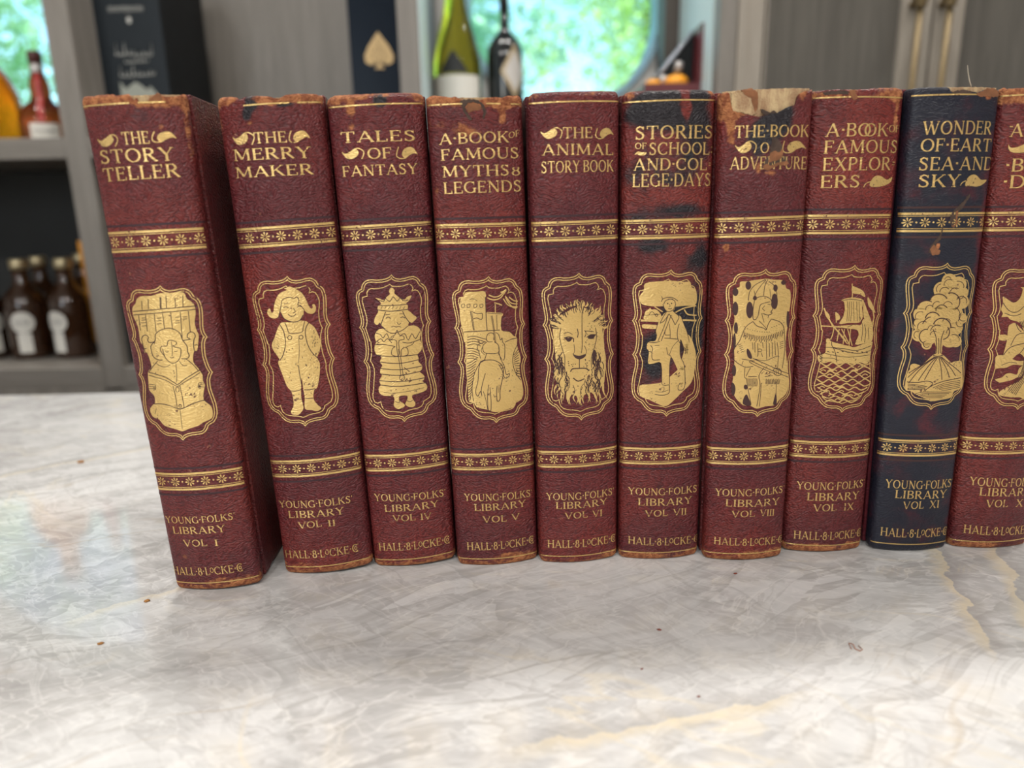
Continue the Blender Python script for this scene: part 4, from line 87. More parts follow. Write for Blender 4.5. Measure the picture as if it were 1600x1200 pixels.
 'IX': {'stain': [(-10.1,214.3,5.6,1.1,0.4)],'wear': [(15.4,214.4,3.9,2.8,0.9),(9.0,214.2,5.6,1.7,0.5),(16.5,205.5,1.7,9.6,0.75),(7.7,64.9,6.8,1.7,0.5),(-6.8,3.1,9.9,2.3,0.5),(17.4,2.9,3.9,2.8,0.6),(11.5,4.0,2.3,1.7,0.6),(-12.6,214.4,11.3,1.7,0.6),(12.6,31.8,5.1,0.8,0.35)],'top': [(-19.7,216.0),(-19.2,216.6),(-16.0,216.7),(-10.3,216.9),(-5.6,216.6),(-3.1,216.6),(1.9,216.9),(8.7,217.4),(16.1,217.7),(19.6,217.2)],'lining': 216.8,'tears': [('torn_flap','torn_dark',0.05,[(-16.2,215.6),(-13.7,216.3),(-10.3,216.3),(-7.4,216.5),(-6.0,215.8),(-6.1,214.6),(-9.0,214.8),(-12.5,215.0),(-15.0,214.7)]),('torn_flap','torn',0.2,[(-5.9,216.5),(-3.5,216.7),(-3.3,215.2),(-2.3,214.0),(-2.5,212.7),(-4.0,212.6),(-5.1,213.8)])]},
 'XI': {'stain': [(26.3,97.9,6.2,45.1,-0.75),(17.6,160.4,2.3,28.2,-0.35),(0.5,99.7,11.3,22.5,-0.28),(-9.2,141.0,11.3,8.5,-0.2),(23.1,22.5,3.9,16.9,-0.6)],'wear': [(12.8,213.3,2.8,2.3,0.9),(-3.4,150.9,1.7,2.3,0.9),(6.2,168.7,1.1,2.8,0.6),(13.9,1.3,1.7,0.8,0.7),(17.4,112.6,1.1,0.8,0.9)],'top': [(-21.7,216.1),(-19.8,216.7),(-13.4,216.9),(-5.4,216.7),(-4.0,214.5),(-0.4,215.2),(4.9,214.9),(7.7,214.4),(10.4,215.7),(15.8,216.2),(18.2,215.2)],'lining': 216.8,'jag': 0.6,'foot': 0.1,'head': 0,'head_line': [(-18.8,7.9)],'tears': [('torn_flap','torn_dark',0.05,[(-3.9,214.4),(-2.3,215.3),(0.2,215.5),(3.5,215.3),(5.2,214.9),(3.6,214.1),(-0.9,214.0)]),('torn_flap','torn',0.12,[(6.7,214.0),(9.8,215.2),(11.8,216.3),(15.8,216.4),(18.0,215.2),(18.1,213.5),(15.5,212.9),(11.5,213.2),(8.6,212.9)]),('leather_tear','torn_dark',0.05,[(8.9,173.3),(9.2,172.3),(6.9,168.5),(4.4,165.7),(3.7,163.8),(4.1,160.6),(3.3,159.0),(1.7,159.6),(0.8,161.6),(1.0,164.1),(2.3,166.4),(5.1,169.2)]),('leather_tear','torn',0.1,[(3.0,165.7),(4.3,166.3),(4.1,164.1),(4.5,160.6),(3.1,158.9),(1.9,159.6),(3.3,160.3),(3.7,162.8)]),('leather_tear','torn_dark',0.05,[(-2.0,161.6),(-1.6,160.6),(-2.1,155.8),(-2.3,153.9),(-4.1,151.9),(-3.6,150.0),(-1.8,149.0),(-2.3,147.3),(-4.6,147.0),(-6.9,148.0),(-6.7,150.0),(-5.1,152.9),(-3.3,155.2),(-2.5,158.4)]),('leather_tear','torn',0.1,[(-6.5,149.3),(-5.0,151.6),(-3.2,149.9),(-1.8,148.8),(-2.6,147.3),(-5.2,147.0)])],'edge': 0.45,'taper': 4.0},
 'X': {'stain': [],'wear': [(-15.8,213.5,11.3,3.4,0.95),(-6.1,212.6,11.3,2.8,0.7),(-5.3,46.7,2.8,1.1,0.5),(-9.4,2.8,11.3,1.7,0.4),(-12.7,7.9,8.5,1.7,0.3)],'top': [(-20.1,216.3),(-19.1,217.4),(-18.0,216.4),(-14.9,216.5),(-11.5,216.6),(-2.3,216.3),(11.7,215.8)],'foot': 0.8,'edge': 0.45,'taper': 4.0},
}
LEAVES = {'I': [0,1],'II': [0,1],'IV': [0,1],'VI': [0,1],'VII': [0],'VIII': [0,1],'IX': [0],'XI': [0],'X': [0]}
BOOKS = {
 'I': (-0.1410,0.3002,1.90,0.14,1.72,38.61),
 'II': (-0.0916,0.3134,4.90,1.25,2.77,41.12),
 'IV': (-0.0497,0.3192,5.91,0.77,2.13,38.83),
 'V': (-0.0082,0.3189,6.22,-1.09,0.27,39.14),
 'VI': (0.0320,0.3195,5.26,-0.17,0.81,38.17),
 'VII': (0.0719,0.3211,1.31,-0.31,0.48,39.11),
 'VIII': (0.1132,0.3180,0.03,-0.29,0.82,38.53),
 'IX': (0.1559,0.3247,1.79,-2.24,-0.72,38.92),
 'XI': (0.1991,0.3239,0.83,-2.82,-0.72,38.41),
 'X': (0.2405,0.3253,0.80,-2.46,-0.00,39.00),
}

# ------------------------------------------------------------------ helpers
def tag(o, label, cat, group=None):
    o['label'] = label; o['category'] = cat
    if group: o['group'] = group
    return o

def thing(name, label, cat, loc=(0, 0, 0), rot=(0, 0, 0), group=None):
    o = bpy.data.objects.new(name, None); COL.objects.link(o)
    o.empty_display_size = 0.02
    o.location = loc; o.rotation_euler = rot
    return tag(o, label, cat, group)

def obj(name, bm, mat, parent=None, smooth=False, bevel=0.0, label=None):
    me = bpy.data.meshes.new(name)
    bmesh.ops.recalc_face_normals(bm, faces=bm.faces)
    bm.to_mesh(me); bm.free()
    o = bpy.data.objects.new(name, me); COL.objects.link(o)
    if mat: me.materials.append(mat)
    if smooth:
        for p in me.polygons: p.use_smooth = True
    if bevel:
        b = o.modifiers.new('bevel', 'BEVEL'); b.width = bevel; b.segments = 3; b.limit_method = 'ANGLE'; b.angle_limit = R(35)
    if parent: o.parent = parent
    if label: o['label'] = label
    return o

def raw(name, verts, faces, mat, parent=None, smooth=False):
    me = bpy.data.meshes.new(name); me.from_pydata(verts, [], faces); me.update()
    o = bpy.data.objects.new(name, me); COL.objects.link(o); me.materials.append(mat)
    if smooth:
        for p in me.polygons: p.use_smooth = True
    if parent: o.parent = parent
    return o

def structure(name, bm, mat, bevel=0.0):
    o = obj(name, bm, mat, None, False, bevel); o['kind'] = 'structure'; return o

def box(bm, x0, x1, y0, y1, z0, z1):
    v = [bm.verts.new(p) for p in ((x0, y0, z0), (x1, y0, z0), (x1, y1, z0), (x0, y1, z0), (x0, y0, z1), (x1, y0, z1), (x1, y1, z1), (x0, y1, z1))]
    for f in ((0, 1, 5, 4), (1, 2, 6, 5), (2, 3, 7, 6), (3, 0, 4, 7), (4, 5, 6, 7), (3, 2, 1, 0)):
        bm.faces.new([v[i] for i in f])
    return v

def boxbm(*a):
    bm = bmesh.new(); box(bm, *a); return bm

def lathe(bm, prof, n=40, cx=0.0, cy=0.0, z0=0.0, close=True):
    rings = []
    for r, z in prof:
        rings.append([bm.verts.new((cx + r * math.cos(2 * math.pi * k / n), cy + r * math.sin(2 * math.pi * k / n), z0 + z)) for k in range(n)])
    for a, b in zip(rings, rings[1:]):
        for k in range(n):
            bm.faces.new((a[k], a[(k + 1) % n], b[(k + 1) % n], b[k]))
    if close:
        bm.faces.new(rings[0]); bm.faces.new(rings[-1])
    return bm

def lathebm(prof, n=40, **k):
    return lathe(bmesh.new(), prof, n, **k)

def catmull(pts, closed=False, n=4):
    m = len(pts)
    if m < 3: return list(pts)
    out = []
    rng = range(m) if closed else range(m - 1)
    for i in rng:
        p1, p2 = pts[i], pts[(i + 1) % m]
        p0 = pts[(i - 1) % m] if (closed or i > 0) else p1
        p3 = pts[(i + 2) % m] if (closed or i < m - 2) else p2
        for k in range(n):
            t = k / n; t2 = t * t; t3 = t2 * t
            out.append(tuple(0.5 * (2 * p1[d] + (p2[d] - p0[d]) * t + (2 * p0[d] - 5 * p1[d] + 4 * p2[d] - p3[d]) * t2 + (3 * p1[d] - p0[d] - 3 * p2[d] + p3[d]) * t3) for d in (0, 1)))
    if not closed: out.append(tuple(pts[-1]))
    return out

# ------------------------------------------------------------------ materials
def new_mat(name):
    m = bpy.data.materials.new(name); m.use_nodes = True
    nt = m.node_tree; nt.nodes.clear()
    out = nt.nodes.new('ShaderNodeOutputMaterial'); b = nt.nodes.new('ShaderNodeBsdfPrincipled')
    nt.links.new(b.outputs[0], out.inputs['Surface'])
    return m, nt, b

class NB:                                   # a small node-tree writer
    def __init__(s, nt): s.nt = nt
    def n(s, t, **k):
        o = s.nt.nodes.new(t)
        for a, v in k.items(): setattr(o, a, v)
        return o
    def l(s, a, b): s.nt.links.new(a, b)
    def val(s, sock, v):
        if isinstance(v, (int, float)): sock.default_value = v
        elif isinstance(v, tuple): sock.default_value = v if len(v) == len(sock.default_value) else v + (1.0,)
        else: s.l(v, sock)
    def math(s, op, a, b=0.0, c=None, clamp=False):
        o = s.n('ShaderNodeMath', operation=op, use_clamp=clamp); s.val(o.inputs[0], a); s.val(o.inputs[1], b)
        if c is not None: s.val(o.inputs[2], c)
        return o.outputs[0]
    def mix(s, f, a, b):
        o = s.n('ShaderNodeMix', data_type='RGBA'); s.val(o.inputs[0], f); s.val(o.inputs[6], a); s.val(o.inputs[7], b); return o.outputs[2]
    def coord(s, scale=(1, 1, 1), rot=(0, 0, 0), kind='Object', src=None, loc=(0, 0, 0)):
        t = s.n('ShaderNodeTexCoord'); m = s.n('ShaderNodeMapping')
        m.inputs['Scale'].default_value = scale; m.inputs['Rotation'].default_value = rot; m.inputs['Location'].default_value = loc
        s.l(src if src else t.outputs[kind], m.inputs['Vector']); return m.outputs[0]
    def noise(s, vec, scale, detail=2.0, rough=0.5, dist=0.0, col=False):
        o = s.n('ShaderNodeTexNoise'); o.inputs['Scale'].default_value = scale; o.inputs['Detail'].default_value = detail
        o.inputs['Roughness'].default_value = rough; o.inputs['Distortion'].default_value = dist; s.l(vec, o.inputs['Vector'])
        return o.outputs[1 if col else 0]
    def vor(s, vec, scale, feature='F1', rnd=1.0):
        o = s.n('ShaderNodeTexVoronoi', feature=feature); o.inputs['Scale'].default_value = scale; o.inputs['Randomness'].default_value = rnd
        s.l(vec, o.inputs['Vector']); return o.outputs['Distance']
    def ramp(s, f, stops, interp='LINEAR'):
        o = s.n('ShaderNodeValToRGB'); r = o.color_ramp; r.interpolation = interp
        while len(r.elements) < len(stops): r.elements.new(0.5)
        for e, (p, c) in zip(r.elements, stops):
            e.position = p; e.color = (c, c, c, 1) if isinstance(c, (int, float)) else (*c, 1)
        s.l(f, o.inputs[0]); return o.outputs[0]
    def smooth(s, f, a, b):
        o = s.n('ShaderNodeMapRange', interpolation_type='SMOOTHSTEP'); s.val(o.inputs[0], f); o.inputs[1].default_value = a; o.inputs[2].default_value = b; return o.outputs[0]
    def bump(s, h, strength, dist, normal=None):
        o = s.n('ShaderNodeBump'); o.inputs['Strength'].default_value = strength; o.inputs['Distance'].default_value = dist; s.l(h, o.inputs['Height'])
        if normal: s.l(normal, o.inputs['Normal'])
        return o.outputs[0]
    def attr(s, name):
        o = s.n('ShaderNodeAttribute', attribute_name=name); return o.outputs['Fac']

def plain(name, color, rough=0.5, metal=0.0, var=0.0, scale=60.0, coat=0.0, bump=0.0, spec=0.5):
    m, nt, b = new_mat(name); k = NB(nt)
    v = k.coord()
    n = k.noise(v, scale, 4.0)
    if var: k.l(k.mix(k.math('MULTIPLY', n, 1.0), tuple(c * (1 - var) for c in color), tuple(min(1, c * (1 + var)) for c in color)), b.inputs['Base Color'])
    else: b.inputs['Base Color'].default_value = (*color, 1)
    b.inputs['Roughness'].default_value = rough; b.inputs['Metallic'].default_value = metal
    b.inputs['Coat Weight'].default_value = coat; b.inputs['Specular IOR Level'].default_value = spec
    if bump: k.l(k.bump(n, bump, 0.001), b.inputs['Normal'])
    return m

def grain(k):
    """Goatskin grain: small pebbles drawn out into short wavy creases."""
    v = k.coord((1, 1, 1))
    w = k.noise(v, 70.0, 2.0, col=True)
    add = k.n('ShaderNodeVectorMath', operation='MULTIPLY_ADD'); k.l(w, add.inputs[0]); add.inputs[1].default_value = (0.010, 0.006, 0.010); k.l(v, add.inputs[2])
    mp = k.n('ShaderNodeMapping'); mp.inputs['Scale'].default_value = (0.62, 0.62, 1.25); k.l(add.outputs[0], mp.inputs['Vector'])
    cell = k.vor(mp.outputs[0], 1350.0, 'SMOOTH_F1')
    crease = k.noise(mp.outputs[0], 900.0, 3.0, 0.55, 0.6)
    fine = k.noise(v, 2600.0, 2.0)
    h = k.math('ADD', k.math('MULTIPLY', k.math('SUBTRACT', 0.75, cell), 1.15), k.math('MULTIPLY', crease, 0.55))
    h = k.math('ADD', h, k.math('MULTIPLY', fine, 0.12))
    return v, h

def leather(name, hi, lo, navy, bump=1.0, seed=0.0):
    m, nt, b = new_mat(name); k = NB(nt)
    v, h = grain(k)
    vs = k.coord(loc=(seed, seed * 0.7, seed * 1.3))
    n1 = k.noise(vs, 14.0, 4.0, 0.6); n2 = k.noise(vs, 120.0, 4.0, 0.62); n3 = k.noise(vs, 420.0, 3.0, 0.6)
    base = k.mix(k.smooth(n1, 0.34, 0.66), lo, hi)
    base = k.mix(k.math('MULTIPLY', k.smooth(h, 0.80, 0.45), 0.6), base, tuple(c * 0.42 for c in lo))          # darker in the creases of the grain
    dk = k.math('ADD', k.attr('stain'), k.math('MULTIPLY', k.math('SUBTRACT', n2, 0.5), 0.55))
    dk = k.math('ADD', dk, k.math('MULTIPLY', k.math('SUBTRACT', k.noise(vs, 55.0, 3.0, 0.5, 1.0), 0.5), 0.7))
    base = k.mix(k.smooth(dk, 0.28, 0.72), base, navy)
    wr = k.math('ADD', k.attr('wear'), k.math('MULTIPLY', k.math('SUBTRACT', n2, 0.5), 0.75))
    wr = k.math('ADD', wr, k.math('MULTIPLY', k.math('SUBTRACT', n3, 0.5), 0.55))
    wm = k.smooth(wr, 0.42, 0.72)
    suede = k.mix(k.smooth(n3, 0.35, 0.65), (0.20, 0.055, 0.022), (0.42, 0.165, 0.065))
    base = k.mix(wm, base, suede)
    flecks = k.math('MULTIPLY', k.smooth(k.noise(vs, 260.0, 2.0, 0.5), 0.755, 0.79), 0.55)
    base = k.mix(flecks, base, (0.36, 0.16, 0.09))
    k.l(base, b.inputs['Base Color'])
    k.l(k.math('ADD', k.math('MULTIPLY', wm, 0.4), k.math('ADD', 0.30, k.math('MULTIPLY', n3, 0.16))), b.inputs['Roughness'])
    b.inputs['Specular IOR Level'].default_value = 0.34
    k.l(k.bump(h, bump, 0.00060), b.inputs['Normal'])
    return m

def gilt(name, wornness=0.0):
    m, nt, b = new_mat(name); k = NB(nt)
    v, h = grain(k)
    n2 = k.noise(v, 700.0, 3.0, 0.65); n1 = k.noise(v, 90.0, 3.0, 0.6)
    worn = k.smooth(k.math('ADD', n2, k.math('MULTIPLY', n1, 0.55)), 0.945 - wornness, 1.04 - wornness)
    k.l(k.mix(worn, k.mix(n1, (0.66, 0.435, 0.15), (0.82, 0.58, 0.235)), (0.11, 0.035, 0.020)), b.inputs['Base Color'])
    k.l(k.math('MULTIPLY', k.math('SUBTRACT', 1.0, worn), 0.75), b.inputs['Metallic'])
    k.l(k.math('ADD', 0.28, k.math('MULTIPLY', n2, 0.16)), b.inputs['Roughness'])
    k.l(k.bump(h, 0.6, 0.00030), b.inputs['Normal'])
    return m

def wood(name, c0, c1, axis='z', rough=0.5):
    m, nt, b = new_mat(name); k = NB(nt)
    sc = {'z': (26, 26, 1.6), 'x': (1.6, 26, 26)}[axis]
    v = k.coord(sc)
    n = k.noise(v, 3.0, 6.0, 0.6, 0.4); g = k.noise(v, 14.0, 3.0)
    k.l(k.mix(k.smooth(k.math('ADD', k.math('MULTIPLY', n, 0.75), k.math('MULTIPLY', g, 0.25)), 0.3, 0.7), c0, c1), b.inputs['Base Color'])
    b.inputs['Roughness'].default_value = rough
    k.l(k.bump(g, 0.08, 0.001), b.inputs['Normal'])
    return m

def glass(name, color, rough=0.02, trans=1.0, ior=1.4):
    m, nt, b = new_mat(name); k = NB(nt)
    n = k.noise(k.coord(), 30.0)
    k.l(k.mix(n, tuple(c * 0.9 for c in color), color), b.inputs['Base Color'])
    b.inputs['Roughness'].default_value = rough; b.inputs['Transmission Weight'].default_value = trans; b.inputs['IOR'].default_value = ior
    return m

def stone(name):
    """Quartzite: feathery crystal sheets lying along one drift, with a few cream and brown seams."""
    m, nt, b = new_mat(name); k = NB(nt)
    def drift(rot, stretch, warp, seed):
        v = k.coord((1, 1, 1), (0, 0, R(rot)), loc=(seed, seed * 0.6, 0))
        w = k.noise(v, 5.0, 3.0, 0.5, col=True)
        a = k.n('ShaderNodeVectorMath', operation='MULTIPLY_ADD'); k.l(w, a.inputs[0]); a.inputs[1].default_value = (warp, warp, 0.0); k.l(v, a.inputs[2])
        mp = k.n('ShaderNodeMapping'); mp.inputs['Scale'].default_value = (1.0, stretch, 1.0); k.l(a.outputs[0], mp.inputs['Vector'])
        return mp.outputs[0]
    va, vb = drift(-24, 3.4, 0.10, 0.0), drift(28, 2.6, 0.08, 3.7)
    soft = k.noise(k.coord(), 4.5, 3.0, 0.5)
    big = k.noise(va, 5.0, 5.0, 0.55, 0.4); mid = k.noise(va, 17.0, 6.0, 0.62, 0.5); fine = k.noise(vb, 60.0, 6.0, 0.68, 0.3)
    t = k.math('ADD', k.math('MULTIPLY', soft, 0.35), k.math('ADD', k.math('MULTIPLY', big, 0.30), k.math('ADD', k.math('MULTIPLY', mid, 0.22), k.math('MULTIPLY', fine, 0.13))))
    base = k.ramp(t, [(0.38, (0.36, 0.355, 0.35)), (0.455, (0.52, 0.515, 0.51)), (0.51, (0.64, 0.64, 0.635)), (0.58, (0.715, 0.715, 0.71))])
    def sheet(vec, scale, dist, w=0.065):                    # edges of crystal sheets: grey falling off to one side
        n = k.noise(vec, scale, 4.0, 0.5, dist); return k.math('SUBTRACT', k.smooth(n, 0.506 - w, 0.502), k.smooth(n, 0.504, 0.510))
    gs = k.smooth(soft, 0.62, 0.42)
    base = k.mix(k.math('MULTIPLY', sheet(va, 8.0, 0.6), k.math('ADD', 0.25, k.math('MULTIPLY', gs, 0.45))), base, (0.40, 0.39, 0.38))
    base = k.mix(k.math('MULTIPLY', sheet(vb, 13.0, 0.5), k.math('ADD', 0.15, k.math('MULTIPLY', gs, 0.4))), base, (0.42, 0.41, 0.405))
    base = k.mix(k.math('MULTIPLY', sheet(va, 30.0, 0.8, 0.09), 0.35), base, (0.44, 0.43, 0.42))
    base = k.mix(k.math('MULTIPLY', sheet(vb, 46.0, 0.8, 0.09), 0.25), base, (0.84, 0.835, 0.82))
    def vein(vec, scale, width, dist):
        r = k.math('ABSOLUTE', k.math('SUBTRACT', k.noise(vec, scale, 4.0, 0.55, dist), 0.5)); return k.smooth(r, width, 0.0)
    g1 = k.smooth(k.noise(va, 4.0, 2.0), 0.50, 0.66); g2 = k.smooth(k.noise(vb, 5.0, 2.0), 0.46, 0.62)
    base = k.mix(k.math('MULTIPLY', k.math('MULTIPLY', vein(va, 4.0, 0.012, 0.5), g1), 0.60), base, (0.46, 0.37, 0.26))
    base = k.mix(k.math('MULTIPLY', k.math('MULTIPLY', vein(vb, 7.0, 0.030, 0.6), g2), 0.45), base, (0.72, 0.65, 0.51))
    base = k.mix(k.math('MULTIPLY', vein(va, 12.0, 0.010, 0.5), 0.35), base, (0.85, 0.84, 0.81))
    sep = k.n('ShaderNodeSeparateXYZ'); k.l(k.coord(), sep.inputs[0]); X, Y = sep.outputs[0], sep.outputs[1]
    w1 = k.math('SUBTRACT', k.noise(k.coord(), 26.0, 5.0, 0.6), 0.5); w2 = k.math('SUBTRACT', k.noise(k.coord(loc=(5, 2, 0)), 60.0, 4.0, 0.6), 0.5)
    # long seams: (point, direction, half-length, strength)
    for (px, py), (qx, qy), amp, st in (((0.215, 0.338), (0.186, 0.246), 0.030, 0.75), ((0.245, 0.332), (0.212, 0.249), 0.022, 0.7), ((0.004, 0.198), (0.095, 0.219), 0.020, 0.6), ((-0.36, 0.455), (-0.27, 0.520), 0.020, 0.5), ((-0.19, 0.282), (-0.10, 0.357), 0.018, 0.45)):
        dx, dy = qx - px, qy - py; L_ = math.hypot(dx, dy); dx, dy = dx / L_, dy / L_
        d = k.math('ADD', k.math('MULTIPLY', k.math('SUBTRACT', X, px), -dy), k.math('MULTIPLY', k.math('SUBTRACT', Y, py), dx))
        d = k.math('ADD', d, k.math('ADD', k.math('MULTIPLY', w1, amp), k.math('MULTIPLY', w2, amp * 0.35)))
        u = k.math('ADD', k.math('MULTIPLY', k.math('SUBTRACT', X, px), dx), k.math('MULTIPLY', k.math('SUBTRACT', Y, py), dy))
        end = k.smooth(k.math('ABSOLUTE', k.math('SUBTRACT', u, L_ / 2)), L_ * 0.66, L_ * 0.40)
        cream = k.math('MULTIPLY', k.smooth(d, -0.0075, -0.0003), k.smooth(d, 0.0006, -0.0002))
        grey = k.math('MULTIPLY', k.smooth(d, 0.009, 0.0006), k.smooth(d, -0.0002, 0.0006))
        base = k.mix(k.math('MULTIPLY', k.math('MULTIPLY', cream, end), st), base, (0.70, 0.61, 0.44))
        base = k.mix(k.math('MULTIPLY', k.math('MULTIPLY', grey, end), st * 0.8), base, (0.36, 0.345, 0.335))
    k.l(base, b.inputs['Base Color'])
    b.inputs['Roughness'].default_value = 0.07; b.inputs['IOR'].default_value = 1.52
    return m

# ------------------------------------------------------------------ roman lettering drawn as strokes (cap height 1)
TK, TN = 0.135, 0.062
def arc(cx, cy, rx, ry, a0, a1, n=10):
    return [(cx + rx * math.cos(R(a0 + (a1 - a0) * i / n)), cy + ry * math.sin(R(a0 + (a1 - a0) * i / n))) for i in range(n + 1)]
def sf(x, y, l=0.13): return ([(x - l, y), (x + l, y)], TN * 0.9)
def stem(x, y0=0.0, y1=1.0, s0=0.13, s1=0.13):
    o = [([(x, y0), (x, (y0 + y1) / 2), (x, y1)], TK)]
    if s0: o.append(sf(x, y0 + TN * 0.45, s0))
    if s1: o.append(sf(x, y1 - TN * 0.45, s1))
    return o
def tick(x, y0, y1): return ([(x, y0), (x, y1)], TN * 0.9)
T1, T0 = 1 - TN / 2, TN / 2
GLYPH = {
 'A': (0.86, [([(0.08, 0), (0.43, 1)], TN), ([(0.42, 1), (0.78, 0)], TK), ([(0.22, 0.33), (0.64, 0.33)], TN), sf(0.08, T0, 0.1), sf(0.78, T0, 0.1)]),
 'B': (0.66, stem(0.12, s0=0.1, s1=0.1) + [([(0.1, T1), (0.36, T1)] + arc(0.36, 0.76, 0.19, 0.24 - T0, 80, -80) + [(0.1, 0.52)], None), ([(0.1, 0.52), (0.38, 0.52)] + arc(0.38, 0.27, 0.22, 0.25 - T0, 80, -80) + [(0.1, T0)], None)]),
 'C': (0.80, [(arc(0.45, 0.5, 0.39, 0.5 - T0, 48, 312, 16), None), tick(0.71, 0.70, 0.98), tick(0.72, 0.06, 0.26)]),
 'D': (0.82, stem(0.12, s0=0.1, s1=0.1) + [([(0.1, T1), (0.36, T1)] + arc(0.36, 0.5, 0.38, 0.5 - T0, 88, -88, 12) + [(0.1, T0)], None)]),
 'E': (0.64, stem(0.12, s0=0.1, s1=0.1) + [([(0.1, T1), (0.56, T1)], TN), ([(0.1, 0.53), (0.46, 0.53)], TN), ([(0.1, T0), (0.60, T0)], TN), tick(0.56, 0.78, 1.0), tick(0.46, 0.44, 0.63), tick(0.60, 0, 0.24)]),
 'F': (0.60, stem(0.12, s0=0.13, s1=0.1) + [([(0.1, T1), (0.56, T1)], TN), ([(0.1, 0.52), (0.45, 0.52)], TN), tick(0.56, 0.77, 1.0), tick(0.45, 0.43, 0.62)]),
 'G': (0.86, [(arc(0.45, 0.5, 0.39, 0.5 - T0, 48, 318, 16), None), tick(0.71, 0.70, 0.98)] + stem(0.74, 0.04, 0.44, 0, 0.13)),
 'H': (0.86, stem(0.13) + stem(0.73) + [([(0.13, 0.52), (0.73, 0.52)], TN)]),
 'I': (0.28, stem(0.14)),
 'K': (0.80, stem(0.13) + [([(0.16, 0.42), (0.66, 0.98)], TN), ([(0.34, 0.60), (0.72, 0.02)], TK), sf(0.66, T1, 0.1), sf(0.73, T0, 0.09)]),
 'L': (0.62, stem(0.13, s0=0.1) + [([(0.1, T0), (0.58, T0)], TN), tick(0.58, 0, 0.25)]),
 'M': (1.02, [([(0.12, 0), (0.16, 1)], TN), ([(0.16, 1), (0.51, 0.10)], TK), ([(0.51, 0.10), (0.85, 1)], TN), ([(0.85, 1), (0.90, 0)], TK), sf(0.12, T0, 0.1), sf(0.90, T0, 0.11), sf(0.10, T1, 0.08), sf(0.92, T1, 0.08)]),
 'N': (0.88, [([(0.14, 0), (0.14, 1)], TN), ([(0.13, 1), (0.74, 0.02)], TK), ([(0.75, 0), (0.75, 1)], TN), sf(0.14, T0, 0.1), sf(0.75, T1, 0.11), sf(0.08, T1, 0.08)]),
 'O': (0.88, [(arc(0.44, 0.5, 0.37, 0.5 - T0, 90, 450, 22), None)]),
 'P': (0.64, stem(0.13, s0=0.13, s1=0.1) + [([(0.1, T1), (0.36, T1)] + arc(0.36, 0.73, 0.20, 0.27 - T0, 85, -85) + [(0.13, 0.46)], None)]),
 'R': (0.76, stem(0.13, s0=0.13, s1=0.1) + [([(0.1, T1), (0.36, T1)] + arc(0.36, 0.75, 0.19, 0.25 - T0, 85, -85) + [(0.13, 0.50)], None), ([(0.34, 0.50), (0.68, 0.02)], TK), sf(0.69, T0, 0.08)]),
 'S': (0.60, [([(0.49, 0.80), (0.40, 0.93), (0.27, T1), (0.12, 0.87), (0.11, 0.70), (0.27, 0.56), (0.43, 0.45), (0.51, 0.28), (0.45, 0.10), (0.28, T0), (0.13, 0.08), (0.07, 0.22)], 'S'), tick(0.50, 0.74, 0.97), tick(0.07, 0.03, 0.26)]),
 'T': (0.76, stem(0.38, s1=0) + [([(0.05, T1), (0.71, T1)], TN), tick(0.05, 0.76, 1.0), tick(0.71, 0.76, 1.0)]),
 'U': (0.84, [([(0.14, 1), (0.14, 0.34)] + arc(0.43, 0.32, 0.29, 0.32 - T0, 190, 350, 8) + [(0.72, 0.34), (0.72, 1)], 'U'), sf(0.14, T1, 0.12), sf(0.72, T1, 0.1)]),
 'V': (0.84, [([(0.08, 1), (0.43, 0)], TK), ([(0.43, 0), (0.77, 1)], TN), sf(0.09, T1, 0.1), sf(0.76, T1, 0.1)]),
 'W': (1.18, [([(0.08, 1), (0.35, 0)], TK), ([(0.35, 0), (0.60, 0.96)], TN), ([(0.56, 1), (0.84, 0)], TK), ([(0.84, 0), (1.10, 1)], TN), sf(0.09, T1, 0.1), sf(0.57, T1, 0.09), sf(1.09, T1, 0.1)]),
 'X': (0.80, [([(0.12, 1), (0.70, 0)], TK), ([(0.68, 1), (0.10, 0)], TN), sf(0.13, T1, 0.1), sf(0.67, T1, 0.09), sf(0.11, T0, 0.09), sf(0.69, T0, 0.1)]),
 'Y': (0.78, [([(0.08, 1), (0.40, 0.47)], TK), ([(0.40, 0.47), (0.70, 1)], TN)] + stem(0.40, 0, 0.48, 0.12, 0) + [sf(0.09, T1, 0.1), sf(0.70, T1, 0.1)]),
 '8': (0.56, [(arc(0.28, 0.74, 0.17, 0.22, 90, 450, 14), None), (arc(0.28, 0.27, 0.22, 0.25, 90, 450, 16), None)]),
 '%': (0.62, [(arc(0.31, 0.78, 0.20, 0.22, 140, 400, 12), None), (arc(0.31, 0.28, 0.25, 0.26, 90, 450, 16), None)]),
 'o': (0.40, [(arc(0.18, 0.60, 0.21, 0.31, 90, 450, 14), TN * 1.25)]),
 '@': (0.74, [(arc(0.38, 0.5, 0.33, 0.48, 50, 320, 16), None), (arc(0.42, 0.5, 0.14, 0.2, 90, 450, 12), TN * 1.3), ([(0.58, 0.82), (0.66, 0.95)], TN), ([(0.3, T0), (0.68, T0)], TN)]),
 '·': (0.22, [([(0.11 - 0.075, 0.52), (0.11 + 0.075, 0.52)], 0.15)]),
 ':': (0.22, [([(0.05, 0.62), (0.18, 0.62)], 0.12), ([(0.05, 0.22), (0.18, 0.22)], 0.12)]),
 '-': (0.30, [([(0.04, 0.62), (0.26, 0.62)], TN), ([(0.04, 0.42), (0.26, 0.42)], TN)]),
 "'": (0.16, [([(0.10, 1.0), (0.05, 0.78)], TN)]),
 ' ': (0.18, []),
}

